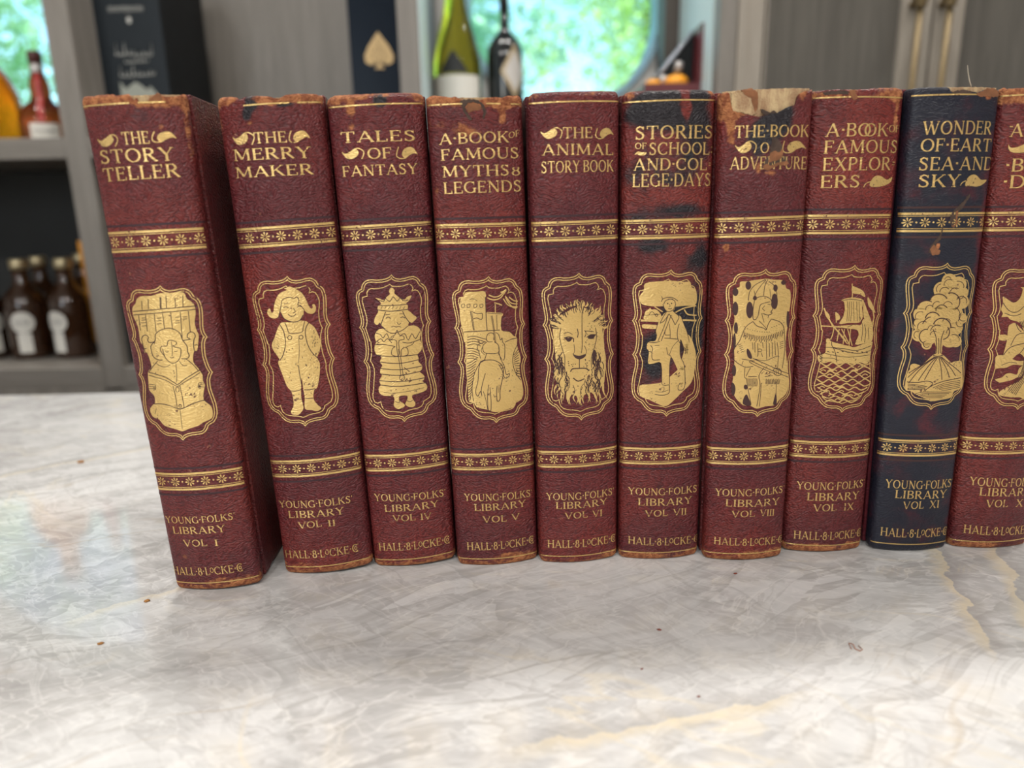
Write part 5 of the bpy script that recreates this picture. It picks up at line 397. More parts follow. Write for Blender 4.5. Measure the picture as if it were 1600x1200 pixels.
def stroke_quads(pts, w, thin=None):
    """Quads along a polyline. w: number, None (weight follows the direction of the pen), 'S' or 'U' (special letters)."""
    n = len(pts)
    if n < 2: return []
    tans = []
    for i in range(n):
        a, b = pts[max(0, i - 1)], pts[min(n - 1, i + 1)]
        if i in (0, n - 1) and n > 3 and math.hypot(pts[0][0] - pts[-1][0], pts[0][1] - pts[-1][1]) < 1e-6: a, b = pts[-2], pts[1]
        dx, dy = b[0] - a[0], b[1] - a[1]; l = math.hypot(dx, dy) or 1.0; tans.append((dx / l, dy / l))
    L, Rr = [], []
    for i, (p, t) in enumerate(zip(pts, tans)):
        if w is None: ww = TN + (TK - TN) * abs(t[1]) ** 1.3
        elif w == 'S': ww = TN + (TK - TN) * (1 - abs(2 * i / (n - 1) - 1)) ** 0.8
        elif w == 'U': ww = TK if p[0] < 0.3 else (TN if p[0] > 0.55 else TK - (TK - TN) * (p[0] - 0.3) / 0.25)
        else: ww = w
        h = ww / 2
        if 0 < i < n - 1:                                  # mitre
            a, b = pts[i - 1], pts[i]
            dx, dy = b[0] - a[0], b[1] - a[1]; l = math.hypot(dx, dy) or 1.0
            h /= max(0.6, abs(dx / l * t[0] + dy / l * t[1]))
        L.append((p[0] - t[1] * h, p[1] + t[0] * h)); Rr.append((p[0] + t[1] * h, p[1] - t[0] * h))
    return [[L[i], L[i + 1], Rr[i + 1], Rr[i]] for i in range(n - 1)]

def text_quads(txt, x0, y0, x1, y1, cap, bold=1.0):
    """Lettering fitted between two baseline points."""
    gap = 0.10
    tot = sum(GLYPH[ch][0] for ch in txt) + gap * (len(txt) - 1)
    sx = (x1 - x0) / tot; out = []; pen = 0.0
    for ch in txt:
        wd, strokes = GLYPH[ch]
        for pts, w in strokes:
            for q in stroke_quads(pts, w):
                r = []
                for px, py in q:
                    xx = x0 + (pen + px) * sx
                    r.append((xx, y0 + (y1 - y0) * (xx - x0) / (x1 - x0) + py * cap))
                out.append(r)
        pen += wd + gap
    return out

# ------------------------------------------------------------------ the books
MM = 0.001
BOOK_H = 218.0
class Spine:
    """Cross-section of a rounded leather spine, in millimetres: x across, y into the book."""
    def __init__(s, w, shear, edge=0.9):
        s.w2 = w / 2; s.hw = s.w2 + edge; s.xc = s.w2 - 2.2; s.sh = shear
        s.k = 3.8 / 19.5 ** 2; s.yc = s.k * s.xc ** 2; s.m = 2 * s.k * s.xc
        s.dep = 4.6
    def front(s, x):
        sg = 1 if x >= 0 else -1; a = abs(x)
        if a <= s.xc:
            dy = 2 * s.k * a; return s.k * a * a, sg * dy
        a = min(a, s.hw - 0.01); d = s.hw - s.xc
        t = 1 - math.sqrt((s.hw - a) / d)
        y = s.yc + 2 * t * (1 - t) * s.m * d + t * t * s.dep
        dyt = 2 * (1 - 2 * t) * s.m * d + 2 * t * s.dep; dxt = 2 * (1 - t) * d
        return y, sg * dyt / max(dxt, 1e-4)
    def lift(s, v, x, y, nx, ny, off):
        e = 0.0
        for t in ((3.0 - v) / 3.0, (v - (BOOK_H - 3.0)) / 3.0):
            if t > 0: e = 2.0 * (1 - math.sqrt(max(0.0, 1 - min(t, 1.0) ** 2)))
        x2, y2 = x + nx * (off - e), y + ny * (off - e)
        return (x2 + v * s.sh) * MM, (y2 + v * TILT) * MM, v * MM
    def at(s, x, v, off):
        y, dy = s.front(x); l = math.hypot(dy, 1.0)
        return s.lift(v, x, y, dy / l, -1.0 / l, off)
    def profile(s):
        P = []
        for i in range(41):
            x = -s.xc + 2 * s.xc * i / 40; P.append((x, s.k * x * x))
        side = []
        d = s.hw - s.xc
        for i in range(1, 9):
            t = i / 8; side.append((s.hw - (1 - t) ** 2 * d, s.yc + 2 * t * (1 - t) * s.m * d + t * t * s.dep))
        yb = s.yc + s.dep
        side += [(s.hw - 0.05, yb + 0.8), (s.hw - 0.5, yb + 1.6), (s.hw - 1.3, yb + 2.4), (s.hw - 1.6, yb + 3.2), (s.hw - 1.3, yb + 4.1), (s.hw - 0.9, yb + 5.2)]
        P = [(-x, y) for x, y in reversed(side)] + P + side
        N = []
        for i in range(len(P)):
            a, b = P[max(0, i - 1)], P[min(len(P) - 1, i + 1)]
            dx, dy = b[0] - a[0], b[1] - a[1]; l = math.hypot(dx, dy); N.append((dy / l, -dx / l))
        return P, N

TILT = math.radians(-1.58)

def clip(poly, x, keep_less):
    out = []
    for i in range(len(poly)):
        a, b = poly[i - 1], poly[i]
        ia, ib = (a[0] <= x) == keep_less or a[0] == x, (b[0] <= x) == keep_less or b[0] == x
        if ia != ib:
            t = (x - a[0]) / (b[0] - a[0]); out.append((x, a[1] + (b[1] - a[1]) * t))
        if ib: out.append(b)
    return out

class Leaf:
    """Flat shapes wrapped round a spine: cut into narrow strips so that they follow the curve."""
    def __init__(s, sp): s.sp = sp; s.v = []; s.f = []
    def poly(s, pts, off):
        lim = s.sp.hw - 0.05
        pts = [(max(-lim, min(lim, p[0])), p[1]) for p in pts]
        x0, x1 = min(p[0] for p in pts), max(p[0] for p in pts)
        xs = []; x = math.floor(x0 / 1.0)
        while x < x1:
            if x > x0: xs.append(x)
            x += 0.4 if abs(x) > s.sp.xc - 1.2 else 1.3
        rest = pts
        for x in xs:
            a = clip(rest, x, True); rest = clip(rest, x, False)
            s.face(a, off)
            if len(rest) < 3: break
        s.face(rest, off)
    def face(s, p, off):
        if len(p) < 3: return
        b = len(s.v); s.v += [s.sp.at(x, v, off) for x, v in p]; s.f.append(tuple(range(b, b + len(p))))
    def fill(s, pts, off):
        vs = [Vector((p[0], p[1], 0)) for p in pts]
        for t in tessellate_polygon([vs]): s.poly([pts[i] for i in t], off)
    def stroke(s, pts, w, off, closed=False):
        if closed: pts = list(pts) + [pts[0]]
        for q in stroke_quads(pts, w): s.poly(q, off)
    def build(s, name, mat, parent):
        return raw(name, s.v, s.f, mat, parent)

def pairs(a): return [(a[i] / 20.0, a[i + 1] / 20.0) for i in range(0, len(a), 2)]

def in_frame(pts, fr):
    return pts

M = {}
M['maroon'] = [leather('maroon_leather_%d' % i, hi, lo, (0.017, 0.014, 0.018), seed=i * 0.37) for i, (hi, lo) in enumerate([
    ((0.178, 0.027, 0.022), (0.100, 0.018, 0.022)), ((0.190, 0.027, 0.021), (0.108, 0.018, 0.021)), ((0.168, 0.025, 0.022), (0.096, 0.017, 0.022)), ((0.194, 0.029, 0.022), (0.106, 0.018, 0.021))])]
M['navy'] = leather('navy_leather', (0.13, 0.016, 0.022), (0.075, 0.012, 0.020), (0.013, 0.014, 0.024), bump=0.4, seed=3.1)
M['gilt'] = gilt('gold_leaf', 0.03)
M['gilt_worn'] = gilt('rubbed_gold_leaf', 0.065)
M['dark'] = plain('pressed_dark_leather', (0.045, 0.014, 0.012), 0.55, var=0.3)
M['blind'] = plain('blind_tooled_leather', (0.036, 0.009, 0.013), 0.5, var=0.35, scale=300)
M['paper'] = plain('aged_paper', (0.62, 0.50, 0.33), 0.85, var=0.12, scale=200)
m, nt, bs = new_mat('tan_spine_lining'); k = NB(nt)
lv = k.coord((1, 1, 0.35)); ln_ = k.noise(lv, 170.0, 4.0, 0.65, 0.4); lw = k.noise(k.coord(), 1500.0, 2.0)
k.l(k.mix(k.math('MULTIPLY', lw, 0.5), k.mix(k.smooth(ln_, 0.38, 0.60), (0.25, 0.125, 0.060), (0.50, 0.36, 0.19)), (0.62, 0.47, 0.28)), bs.inputs['Base Color'])
bs.inputs['Roughness'].default_value = 0.9; k.l(k.bump(k.math('ADD', ln_, lw), 0.8, 0.0006), bs.inputs['Normal']); M['lining'] = m
M['torn'] = plain('torn_suede', (0.21, 0.085, 0.036), 0.9, var=0.65, scale=260, bump=0.8)
M['torn_dark'] = plain('torn_dark_suede', (0.060, 0.036, 0.026), 0.9, var=0.6, scale=260, bump=0.8)

def blob_field(blobs, x, v):
    r = 0.0
    for bx, bv, rx, rv, st in blobs:
        d = ((x - bx) / rx) ** 2 + ((v - bv) / rv) ** 2
        if d < 4: r += st * math.exp(-d * 1.1)
    return r

def interp(tab, x):
    if x <= tab[0][0]: return tab[0][1]
    for a, b in zip(tab, tab[1:]):
        if x <= b[0]: return a[1] + (b[1] - a[1]) * (x - a[0]) / max(1e-6, b[0] - a[0])
    return tab[-1][1]

def ragged(pts, rnd, step=0.5, amp=0.22):
    """A torn outline: the traced shape with a frayed edge."""
    out = []
    for i, a in enumerate(pts):
        b = pts[(i + 1) % len(pts)]; n = max(1, int(math.hypot(b[0] - a[0], b[1] - a[1]) / step))
        for k in range(n):
            t = k / n; out.append((a[0] + (b[0] - a[0]) * t + rnd.uniform(-amp, amp), a[1] + (b[1] - a[1]) * t + rnd.uniform(-amp, amp)))
    return out

FLOR = {'I': 4.2, 'II': -1.3, 'IV': 0.1, 'V': 2.2, 'VI': 1.7, 'VII': 2.5, 'VIII': 3.5, 'IX': -2.9, 'XI': -2.7, 'X': 3.05}

def make_book(key, label, X, Y, yaw, shear, rot, w, mat, base_stain=0.0):
    A, B = ART[key], WEAR[key]
    sp = Spine(w, math.tan(R(shear)), B.get('edge', 0.9))
    z0 = abs(math.sin(R(rot))) * w / 2 * MM
    root = thing('book', label, 'book', (X, Y, z0), (0, -R(rot), R(yaw)), 'old leather-bound library set on the counter')
    rnd = random.Random(key)
    # --- leather spine
    P, N = sp.profile(); nc = len(P)
    top = [(a, b) for a, b in B['top']]
    rows = [0, 0.3, 0.8, 1.5, 2.3, 3.2, 4.5] + [4.5 + 1.6 * i for i in range(1, 120)]
    rows = [r for r in rows if r < 198] + [198]
    nt = 24; V = []; st_a = []; we_a = []
    sd = rnd.random() * 50
    for r in range(len(rows) + nt):
        for (x, y), (nx, ny) in zip(P, N):
            if r < len(rows): v = rows[r]
            else:
                xt = max(-sp.hw, min(sp.hw, x)); tv = interp(top, xt)
                if abs(x) >= sp.w2 - 0.2 or y > sp.yc + 2: tv = min(BOOK_H, max(tv, BOOK_H - 1.5))
                tv += 0.35 * noise.noise((x * 0.9, sd, 0)) * B.get('jag', 1.0)
                v = 198 + (tv - 198) * (r - len(rows) + 1) / nt
            off = 0.05 * noise.noise((x * 0.12, v * 0.05, sd)) - 0.05
            V.append(sp.lift(v, x, y, nx, ny, off))
            s = base_stain + blob_field(B['stain'], x, v)
            wv = blob_field(B['wear'], x, v)
            if v < 8: wv += 0.85 * (1 - v / 8.0) * B.get('foot', 1.0)
            if v > 212.5: wv += 0.42 * (v - 212.5) / 5.0 * B.get('head', 1.0)
            if abs(abs(x) - sp.w2) < 0.8: wv += 0.15
            st_a.append(s); we_a.append(wv)
    F = []
    for r in range(len(rows) + nt - 1):
        for c in range(nc - 1):
            i = r * nc + c; F.append((i, i + 1, i + nc + 1, i + nc))
    spine = raw('spine', V, F, mat, root, True)
    for nm, arr in (('stain', st_a), ('wear', we_a)):
        at = spine.data.attributes.new(nm, 'FLOAT', 'POINT'); at.data.foreach_set('value', arr)
    so = spine.modifiers.new('thickness', 'SOLIDIFY'); so.thickness = 0.0009; so.offset = -1.0
    # --- boards and leaves, tapering towards the fore-edge
    yb = sp.yc + sp.dep + 4.2; D = 128.0
    def sheared(bm, taper):
        for q in bm.verts:
            x, y, z = q.co; f = 1 - taper * (y - yb) / D
            q.co = ((x * f + z * sp.sh) * MM, (y + z * TILT) * MM, z * MM)
        return bm
    tp = B.get('taper', 3.0) / sp.hw
    for s in (-1, 1):
        a, b_ = sorted((s * (sp.hw - 3.0), s * (sp.hw + B.get('swell' if s > 0 else 'swell_l', 0.0))))
        bm = boxbm(a, b_, yb, D, 0.4, BOOK_H - 0.3)
        bmesh.ops.subdivide_edges(bm, edges=[e for e in bm.edges if abs(e.verts[0].co.z - e.verts[1].co.z) > 50], cuts=6)
        obj('cover_board', sheared(bm, tp), mat, root, False, 0.0007)
    bm = boxbm(-(sp.hw - 3.2), sp.hw - 3.2, sp.yc + 3.6, D - 4.0, 3.0, BOOK_H - 4.2)
    obj('page_block', sheared(bm, tp), M['paper'], root)
    # --- lining seen where the head of the spine is torn away
    if 'lining' in B:
        V = []; F = []; sel = [i for i, (x, y) in enumerate(P) if y < sp.yc + 3]
        for v in (196.0, 203.0, 210.0, B['lining'] - 0.6, B['lining']):
            for i in sel:
                (x, y), (nx, ny) = P[i], N[i]
                V.append(sp.lift(min(v, BOOK_H - 3.0), x, y, nx, ny, -1.25)[:2] + ((v + 0.25 * noise.noise((x * 2, 0, 5)) * (v > 212)) * MM,))
        m = len(sel)
        for r in range(4):
            for c in range(m - 1): i = r * m + c; F.append((i, i + 1, i + m + 1, i + m))
        ln = raw('spine_lining', V, F, M['lining'], root, True)
        so = ln.modifiers.new('thickness', 'SOLIDIFY'); so.thickness = 0.0006; so.offset = -1.0
    # --- gilt lettering
    n_imp = 5
    title, imp = A['t'][:-n_imp], A['t'][-n_imp:]
    for nm, items, g in (('title_lettering', title, M['gilt']), ('imprint_lettering', imp, M['gilt_worn'])):
        L = Leaf(sp)
        for txt, a, b, c, d, cap in items:
            for q in text_quads(txt, a / 20, b / 20, c / 20, d / 20, cap / 20): L.poly(q, 0.05)
        if nm == 'title_lettering':
            for i in LEAVES.get(key, []):
                L.fill(catmull(pairs(A['f'][i]), True, 4), 0.05)
                st = A['g'][i]; L.stroke(catmull(pairs(st[1:]), False, 4), 0.42, 0.05)
        L.build(nm, g, root)
    nl = len(LEAVES.get(key, []))
    # --- bands of little flowers between double fillets
    for nm, vc in (('floret_band', 161.3), ('floret_band', 55.3)):
        L = Leaf(sp); half = 3.75; e = sp.w2 + 0.2
        for sg in (-1, 1):
            for dv, hh in ((half, 0.48), (half - 1.05, 0.14)):
                c = vc + sg * dv; L.poly([(-e, c - hh), (e, c - hh), (e, c + hh), (-e, c + hh)], 0.05)
        x = FLOR[key] - 6.85 * 4
        while x < e + 2.1:
            for k in range(8):
                a = math.pi * k / 4 + 0.12; q = []
                for rr, hw_ in ((0.30, 0.0), (1.0, 0.20), (1.75, 0.34), (2.12, 0.14), (2.12, -0.14), (1.75, -0.34), (1.0, -0.20)):
                    q.append((x + rr * math.cos(a) - hw_ * math.sin(a), vc + rr * math.sin(a) + hw_ * math.cos(a)))
                q = clip(clip(q, e, True), -e, False)
                if len(q) > 2: L.poly(q, 0.05)
            if abs(x + 3.42) < e - 0.4:
                L.poly([(x + 3.42 + 0.42 * math.cos(2 * math.pi * k / 7), vc + 0.42 * math.sin(2 * math.pi * k / 7)) for k in range(7)], 0.05)
            x += 6.85
        L.build(nm, M['gilt'], root)
    for vc in (161.3, 55.3):
        for sg in (-1, 1):
            L = Leaf(sp); c = vc + sg * 6.4; e = sp.hw - 0.1; L.poly([(-e, c - 0.45), (e, c - 0.45), (e, c + 0.45), (-e, c + 0.45)], 0.03)
            L.build('blind_line', M['blind'] if key != 'XI' else M['dark'], root)
    for a, b in B.get('head_line', [(-sp.w2, sp.w2)]):
        L = Leaf(sp); L.poly([(a, 213.5), (b, 213.5), (b, 214.05), (a, 214.05)], 0.06); L.build('gilt_rule', M['gilt'], root)
    L = Leaf(sp); L.poly([(-sp.w2, 3.9), (sp.w2, 3.9), (sp.w2, 4.4), (-sp.w2, 4.4)], 0.06); L.build('gilt_rule', M['gilt'], root)
    # --- pictorial medallion
    mx, mv, ang, sc = A['m']; mx /= 20; mv /= 20; ca, sa = math.cos(ang), math.sin(ang)
    def place(fr): return [(mx + (a / 20 * ca + b / 20 * sa) * sc, mv + (-a / 20 * sa + b / 20 * ca) * sc) for a, b in fr]
    L = Leaf(sp)
    fo = place(FRAME_OUT)
    L.stroke(fo, 0.42, 0.05, True)
    cx = sum(p[0] for p in fo) / len(fo); cy = sum(p[1] for p in fo) / len(fo)
    ins = []
    for i, p in enumerate(fo):
        a, b = fo[i - 1], fo[(i + 1) % len(fo)]; dx, dy = b[0] - a[0], b[1] - a[1]; l = math.hypot(dx, dy)
        ins.append((p[0] - dy / l * 1.0 * (1 if True else -1), p[1] + dx / l * 1.0))
    if sum(abs(p[0] - cx) for p in ins) > sum(abs(p[0] - cx) for p in fo):
        ins = [(2 * p[0] - q[0], 2 * p[1] - q[1]) for p, q in zip(fo, ins)]
    L.stroke(ins, 0.36, 0.05, True)
    if key not in ('VIII', 'I'): L.stroke(place(FRAME_IN), 0.36, 0.055, True)
    for i, f in enumerate(A['f']):
        if i >= nl: L.fill(catmull(pairs(f), True, 3), 0.05)
    for i, g in enumerate(A['g']):
        if i >= nl: L.stroke(catmull(pairs(g[1:]), False, 4), g[0] * 0.064, 0.055)
    med = L.build('medallion', M['gilt'], root)
    L = Leaf(sp)
    for s in A['s']: L.stroke(catmull(pairs(s[1:]), False, 3), s[0] * 0.052, 0.085)
    for d in A['d']: L.fill(catmull(pairs(d), True, 3), 0.08)
    L.build('engraving', M['dark'], med)
    # --- tears
    for nm, mt, off, pts in B.get('tears', []):
        L = Leaf(sp); L.fill(ragged(pts, rnd), off)
        o = L.build(nm, M[mt], root)
        so = o.modifiers.new('thickness', 'SOLIDIFY'); so.thickness = 0.0005; so.offset = 1.0
    return root

# ------------------------------------------------------------------ the room
FLOOR_Z = -0.92
M['floor'] = wood('floor_boards', (0.16, 0.115, 0.08), (0.22, 0.165, 0.115), 'x', 0.4)
M['wall'] = plain('painted_wall', (0.66, 0.65, 0.63), 0.8, var=0.03, scale=8)
M['ceil'] = plain('white_ceiling', (0.82, 0.81, 0.79), 0.9, var=0.02, scale=8)
M['taupe'] = wood('taupe_oak', (0.165, 0.150, 0.132), (0.230, 0.212, 0.190), 'z', 0.45)
M['taupe_x'] = wood('taupe_oak_shelf', (0.165, 0.150, 0.132), (0.230, 0.212, 0.190), 'x', 0.45)
M['beige'] = wood('light_taupe_oak', (0.25, 0.22, 0.182), (0.32, 0.288, 0.245), 'z', 0.45)
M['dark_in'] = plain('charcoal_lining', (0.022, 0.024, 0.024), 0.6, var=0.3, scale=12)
M['door_panel'] = wood('grey_door_panel', (0.088, 0.082, 0.073), (0.125, 0.117, 0.103), 'z', 0.16)
M['brass'] = plain('aged_brass', (0.17, 0.125, 0.062), 0.45, 0.55, var=0.25, scale=90)
M['frame_blue'] = plain('pale_blue_window_frame', (0.30, 0.50, 0.62), 0.4, var=0.05)
M['teal_wall'] = plain('pale_teal_paint', (0.60, 0.74, 0.76), 0.5, var=0.04, scale=10)  # daylight from the round window, put into the colour of the upright sides

WY = 1.42
structure('floor', boxbm(-3, 3, -2.6, WY + 0.1, FLOOR_Z - 0.1, FLOOR_Z), M['floor'])
structure('ceiling', boxbm(-3, 3, -2.6, WY + 0.1, CEIL, CEIL + 0.1), M['ceil'])
structure('wall_left', boxbm(-3.1, -3, -2.6, WY + 0.1, FLOOR_Z, CEIL), M['wall'])
structure('wall_right', boxbm(3, 3.1, -2.6, WY + 0.1, FLOOR_Z, CEIL), M['wall'])
bm = bmesh.new()                                             # wall behind the camera, with an opening added for daylight
box(bm, -3, 3, -2.6, -2.5, FLOOR_Z, 0.25); box(bm, -3, 3, -2.6, -2.5, 1.25, CEIL); box(bm, -3, -1.65, -2.6, -2.5, 0.25, 1.25); box(bm, -0.75, 3, -2.6, -2.5, 0.25, 1.25)
structure('wall_front', bm, M['wall'])

# back wall with two round windows
WINS = [(-0.95, 0.50, 0.34), (0.110, 0.525, 0.186)]
outer = [Vector((-3, FLOOR_Z, 0)), Vector((3, FLOOR_Z, 0)), Vector((3, CEIL, 0)), Vector((-3, CEIL, 0))]
loops = [outer] + [[Vector((cx + r * math.cos(-2 * math.pi * k / 56), cz + r * math.sin(-2 * math.pi * k / 56), 0)) for k in range(56)] for cx, cz, r in WINS]
flat = [p for l in loops for p in l]
bm = bmesh.new()
va = [bm.verts.new((p.x, WY, p.y)) for p in flat]; vb = [bm.verts.new((p.x, WY + 0.10, p.y)) for p in flat]
for t in tessellate_polygon(loops):
    bm.faces.new([va[i] for i in t]); bm.faces.new([vb[i] for i in t])
o = 0
for l in loops:
    for k in range(len(l)):
        a, b = o + k, o + (k + 1) % len(l); bm.faces.new((va[a], va[b], vb[b], vb[a]))
    o += len(l)
structure('wall_back', bm, M['wall'])

m, nt, b = new_mat('window_glass'); k = NB(nt)
nt.nodes.remove(b); tr = k.n('ShaderNodeBsdfTransparent'); gl = k.n('ShaderNodeBsdfGlossy'); mx = k.n('ShaderNodeMixShader'); fr = k.n('ShaderNodeFresnel')
tint = k.noise(k.coord(), 2.0); k.l(k.mix(tint, (0.72, 0.96, 0.90), (0.80, 1.0, 0.95)), tr.inputs[0]); gl.inputs['Roughness'].default_value = 0.02; fr.inputs['IOR'].default_value = 1.35
k.l(fr.outputs[0], mx.inputs[0]); k.l(tr.outputs[0], mx.inputs[1]); k.l(gl.outputs[0], mx.inputs[2]); k.l(mx.outputs[0], nt.nodes['Material Output'].inputs['Surface'])
M['pane'] = m
for i, (cx, cz, r) in enumerate(WINS):
    bm = bmesh.new(); n = 64; rg = []
    for rr, y in ((r - 0.001, WY - 0.008), (r - 0.012, WY - 0.008), (r - 0.012, WY + 0.09), (r - 0.001, WY + 0.09)):
        rg.append([bm.verts.new((cx + rr * math.cos(2 * math.pi * q / n), y, cz + rr * math.sin(2 * math.pi * q / n))) for q in range(n)])
    for a, b_ in zip(rg, rg[1:] + rg[:1]):
        for q in range(n): bm.faces.new((a[q], a[(q + 1) % n], b_[(q + 1) % n], b_[q]))
    w = structure('window_%d' % (i + 1), bm, M['frame_blue'])
    bm = bmesh.new(); bm.faces.new([bm.verts.new((cx + (r - 0.011) * math.cos(2 * math.pi * q / n), WY + 0.06, cz + (r - 0.011) * math.sin(2 * math.pi * q / n))) for q in range(n)])
    obj('pane', bm, M['pane'], w)

for i, (lx, ly) in enumerate(LIGHT_SPOTS):
    t = thing('ceiling_light', 'round recessed ceiling light with white trim above the counter', 'ceiling light', (lx, ly, CEIL), group='recessed ceiling lights')
    obj('trim_ring', lathebm([(0.075, 0), (0.095, 0), (0.095, -0.006), (0.075, -0.004)], 32, close=False), M['ceil'], t, True)
    bm = bmesh.new(); lathe(bm, [(0.0005, -0.002), (0.074, -0.002)], 32, close=False)
    if 'lamp' not in M:
        m, nt, b = new_mat('lamp_diffuser'); b.inputs['Emission Color'].default_value = (*WARM, 1); b.inputs['Emission Strength'].default_value = 14.0; M['lamp'] = m
    obj('diffuser', bm, M['lamp'], t)

# ------------------------------------------------------------------ stone counter
M['stone'] = stone('veined_quartzite')
CT = thing('countertop', 'polished pale grey stone countertop with cream veins under the row of books', 'countertop', (0, 0, 0))
obj('stone_slab', boxbm(-1.6, 1.6, -0.25, 0.690, -0.035, 0), M['stone'], CT, False, 0.002)
obj('cabinet_base', boxbm(-1.5, 1.5, -0.1, 0.62, FLOOR_Z, -0.035), M['taupe'], CT)

# ------------------------------------------------------------------ the books on it
BOOK_INFO = [
 ('I', 'leftmost maroon leather book, torn at the head, gilt child reading, THE STORY TELLER', 0, 0),
 ('II', 'maroon leather book with black-stained head and gilt child in overalls, THE MERRY MAKER', 1, 0),
 ('IV', 'maroon leather book with gilt crowned figure holding a sceptre, TALES OF FANTASY', 2, 0),
 ('V', 'maroon leather book with ragged torn head and gilt knight before a castle, FAMOUS MYTHS', 0, 0),
 ('VI', 'maroon leather book with smooth undamaged head and gilt lion face, ANIMAL STORY BOOK', 2, 0),
 ('VII', 'maroon leather book blotched with dark navy stains, gilt schoolboy, STORIES OF SCHOOL', 3, 0.13),
 ('VIII', 'maroon leather book missing its spine head, lining exposed, hunter with rifle, BOOK OF ADVENTURE', 1, 0),
 ('IX', 'reddish leather book with gilt sailing ship on waves, A BOOK OF FAMOUS EXPLORERS', 3, 0),
 ('XI', 'dark navy leather book with gilt erupting volcano, torn spots, WONDERS OF EARTH', -1, 0.70),
 ('X', 'red leather book cut off by the right edge beside the navy book, VOL X', 3, 0),
]
for key, label, mi, bs in BOOK_INFO:
    make_book(key, label, *BOOKS[key], M['navy'] if mi < 0 else M['maroon'][mi], bs)

# crumbs of leather on the stone
M['crumb'] = plain('leather_crumb', (0.36, 0.17, 0.05), 0.9, var=0.4, scale=900)
M['crumb_red'] = plain('red_leather_crumb', (0.22, 0.05, 0.03), 0.9, var=0.4, scale=900)
CR = [(-0.3112, 0.4836, 0.0025, 'crumb', 'largest golden brown crumb on the counter, beside the window reflection'),
      (-0.1726, 0.2599, 0.0014, 'crumb', 'golden brown crumb on the counter, nearest below the leftmost book'),
      (-0.1694, 0.2926, 0.0014, 'crumb', 'thin pale brown sliver on the counter by the foot of the leftmost book'),
      (0.1046, 0.3062, 0.0010, 'crumb_red', 'red leather speck on the counter at the foot of BOOK OF ADVENTURE'),
      (0.0590, 0.2614, 0.0010, 'crumb_red', 'red leather speck on the counter in front of STORIES OF SCHOOL'),
      (0.0647, 0.2199, 0.0007, 'crumb_red', 'tiny red speck on the counter, the nearest to the viewer'),
      (0.0472, 0.2361, 0.0006, 'crumb_red', 'tiny red speck on the pale counter below ANIMAL STORY BOOK')]
for i, (x, y, s, mt, lab) in enumerate(CR):
    bm = bmesh.new(); bmesh.ops.create_icosphere(bm, subdivisions=2, radius=1.0); rn = random.Random(i)
    sx, sy, sz = s, s * rn.uniform(0.4, 0.7), s * 0.35
    for v in bm.verts:
        q = 1 + 0.35 * noise.noise(v.co * 1.7 + Vector((i * 3.1, 0, 0))); v.co = Vector((v.co.x * sx * q, v.co.y * sy * q, max(-0.9, v.co.z) * sz * q))
    zmin = min(v.co.z for v in bm.verts)
    for v in bm.verts: v.co.z -= zmin
    o = obj('leather_crumb', bm, M[mt], None, True); o.location = (x, y, 0); o.rotation_euler = (0, 0, rn.uniform(-0.5, 0.6))
    tag(o, lab, 'crumb', 'leather crumbs on the counter')

def tube(bm, pts, r, n=8):
    rings = []
    for i, p in enumerate(pts):
        a, b = Vector(pts[max(0, i - 1)]), Vector(pts[min(len(pts) - 1, i + 1)]); t = (b - a).normalized()
        u = t.cross(Vector((0.3, 0.9, 0.2))).normalized(); w = t.cross(u); rr = r[i] if isinstance(r, (list, tuple)) else r
        rings.append([bm.verts.new(Vector(p) + rr * (math.cos(2 * math.pi * k / n) * u + math.sin(2 * math.pi * k / n) * w)) for k in range(n)])
    for a, b in zip(rings, rings[1:]):
        for k in range(n): bm.faces.new((a[k], a[(k + 1) % n], b[(k + 1) % n], b[k]))
    bm.faces.new(rings[0]); bm.faces.new(rings[-1])
    return bm
M['fibre'] = plain('tan_fibre', (0.42, 0.17, 0.09), 0.8)
o = obj('leather_fibre', tube(bmesh.new(), [(0.1315, 0.2455, 0.0004), (0.1322, 0.2492, 0.0005), (0.1335, 0.2480, 0.0006), (0.1330, 0.2455, 0.0004), (0.1342, 0.2440, 0.0004), (0.1355, 0.2448, 0.0005), (0.1350, 0.2470, 0.0007)], 0.00018), M['fibre'], None, True)
tag(o, 'curly reddish fibre lying on the counter in front of the navy book', 'fibre')
M['thread'] = plain('pale_thread', (0.55, 0.48, 0.38), 0.8)
o = obj('loose_thread', tube(bmesh.new(), [(0.1975, 0.3215, 0.2168), (0.1965, 0.3205, 0.2180), (0.1950, 0.3195, 0.2198), (0.1935, 0.3185, 0.2225), (0.1925, 0.3180, 0.2255)], [0.00022, 0.0002, 0.00018, 0.00014, 0.00008]), M['thread'], None, True)
tag(o, 'fine pale thread standing up from the torn head of the navy book', 'thread')

# ------------------------------------------------------------------ the bar shelving
SHU, SHL = 0.285, -0.061                                     # tops of the two shelves
SV = thing('bar_shelving', 'built-in taupe oak bar shelving with charcoal lower bays behind the counter', 'shelving', (0, 1.25, FLOOR_Z))
SV_I = Matrix.Translation((0, -1.25, -FLOOR_Z))
def shelf_part(name, bm, mat, bevel=0.0015, par=None):
    bm.transform(SV_I); return obj(name, bm, mat, par or SV, False, bevel)
FY = 1.10
shelf_part('upright', boxbm(-0.650, -0.615, FY, WY - 0.01, -0.10, 1.25), M['taupe'])
shelf_part('upright', boxbm(-0.152, -0.122, FY, WY - 0.01, -0.10, 1.25), M['taupe'])
shelf_part('upright', boxbm(0.306, 0.331, FY, WY - 0.01, -0.10, 1.25), M['taupe'])
shelf_part('upright', boxbm(0.331, 0.367, FY - 0.006, FY + 0.05, -0.10, 1.25), M['beige'])
shelf_part('upright', boxbm(-1.45, -1.415, FY, WY - 0.01, -0.10, 1.25), M['taupe'])
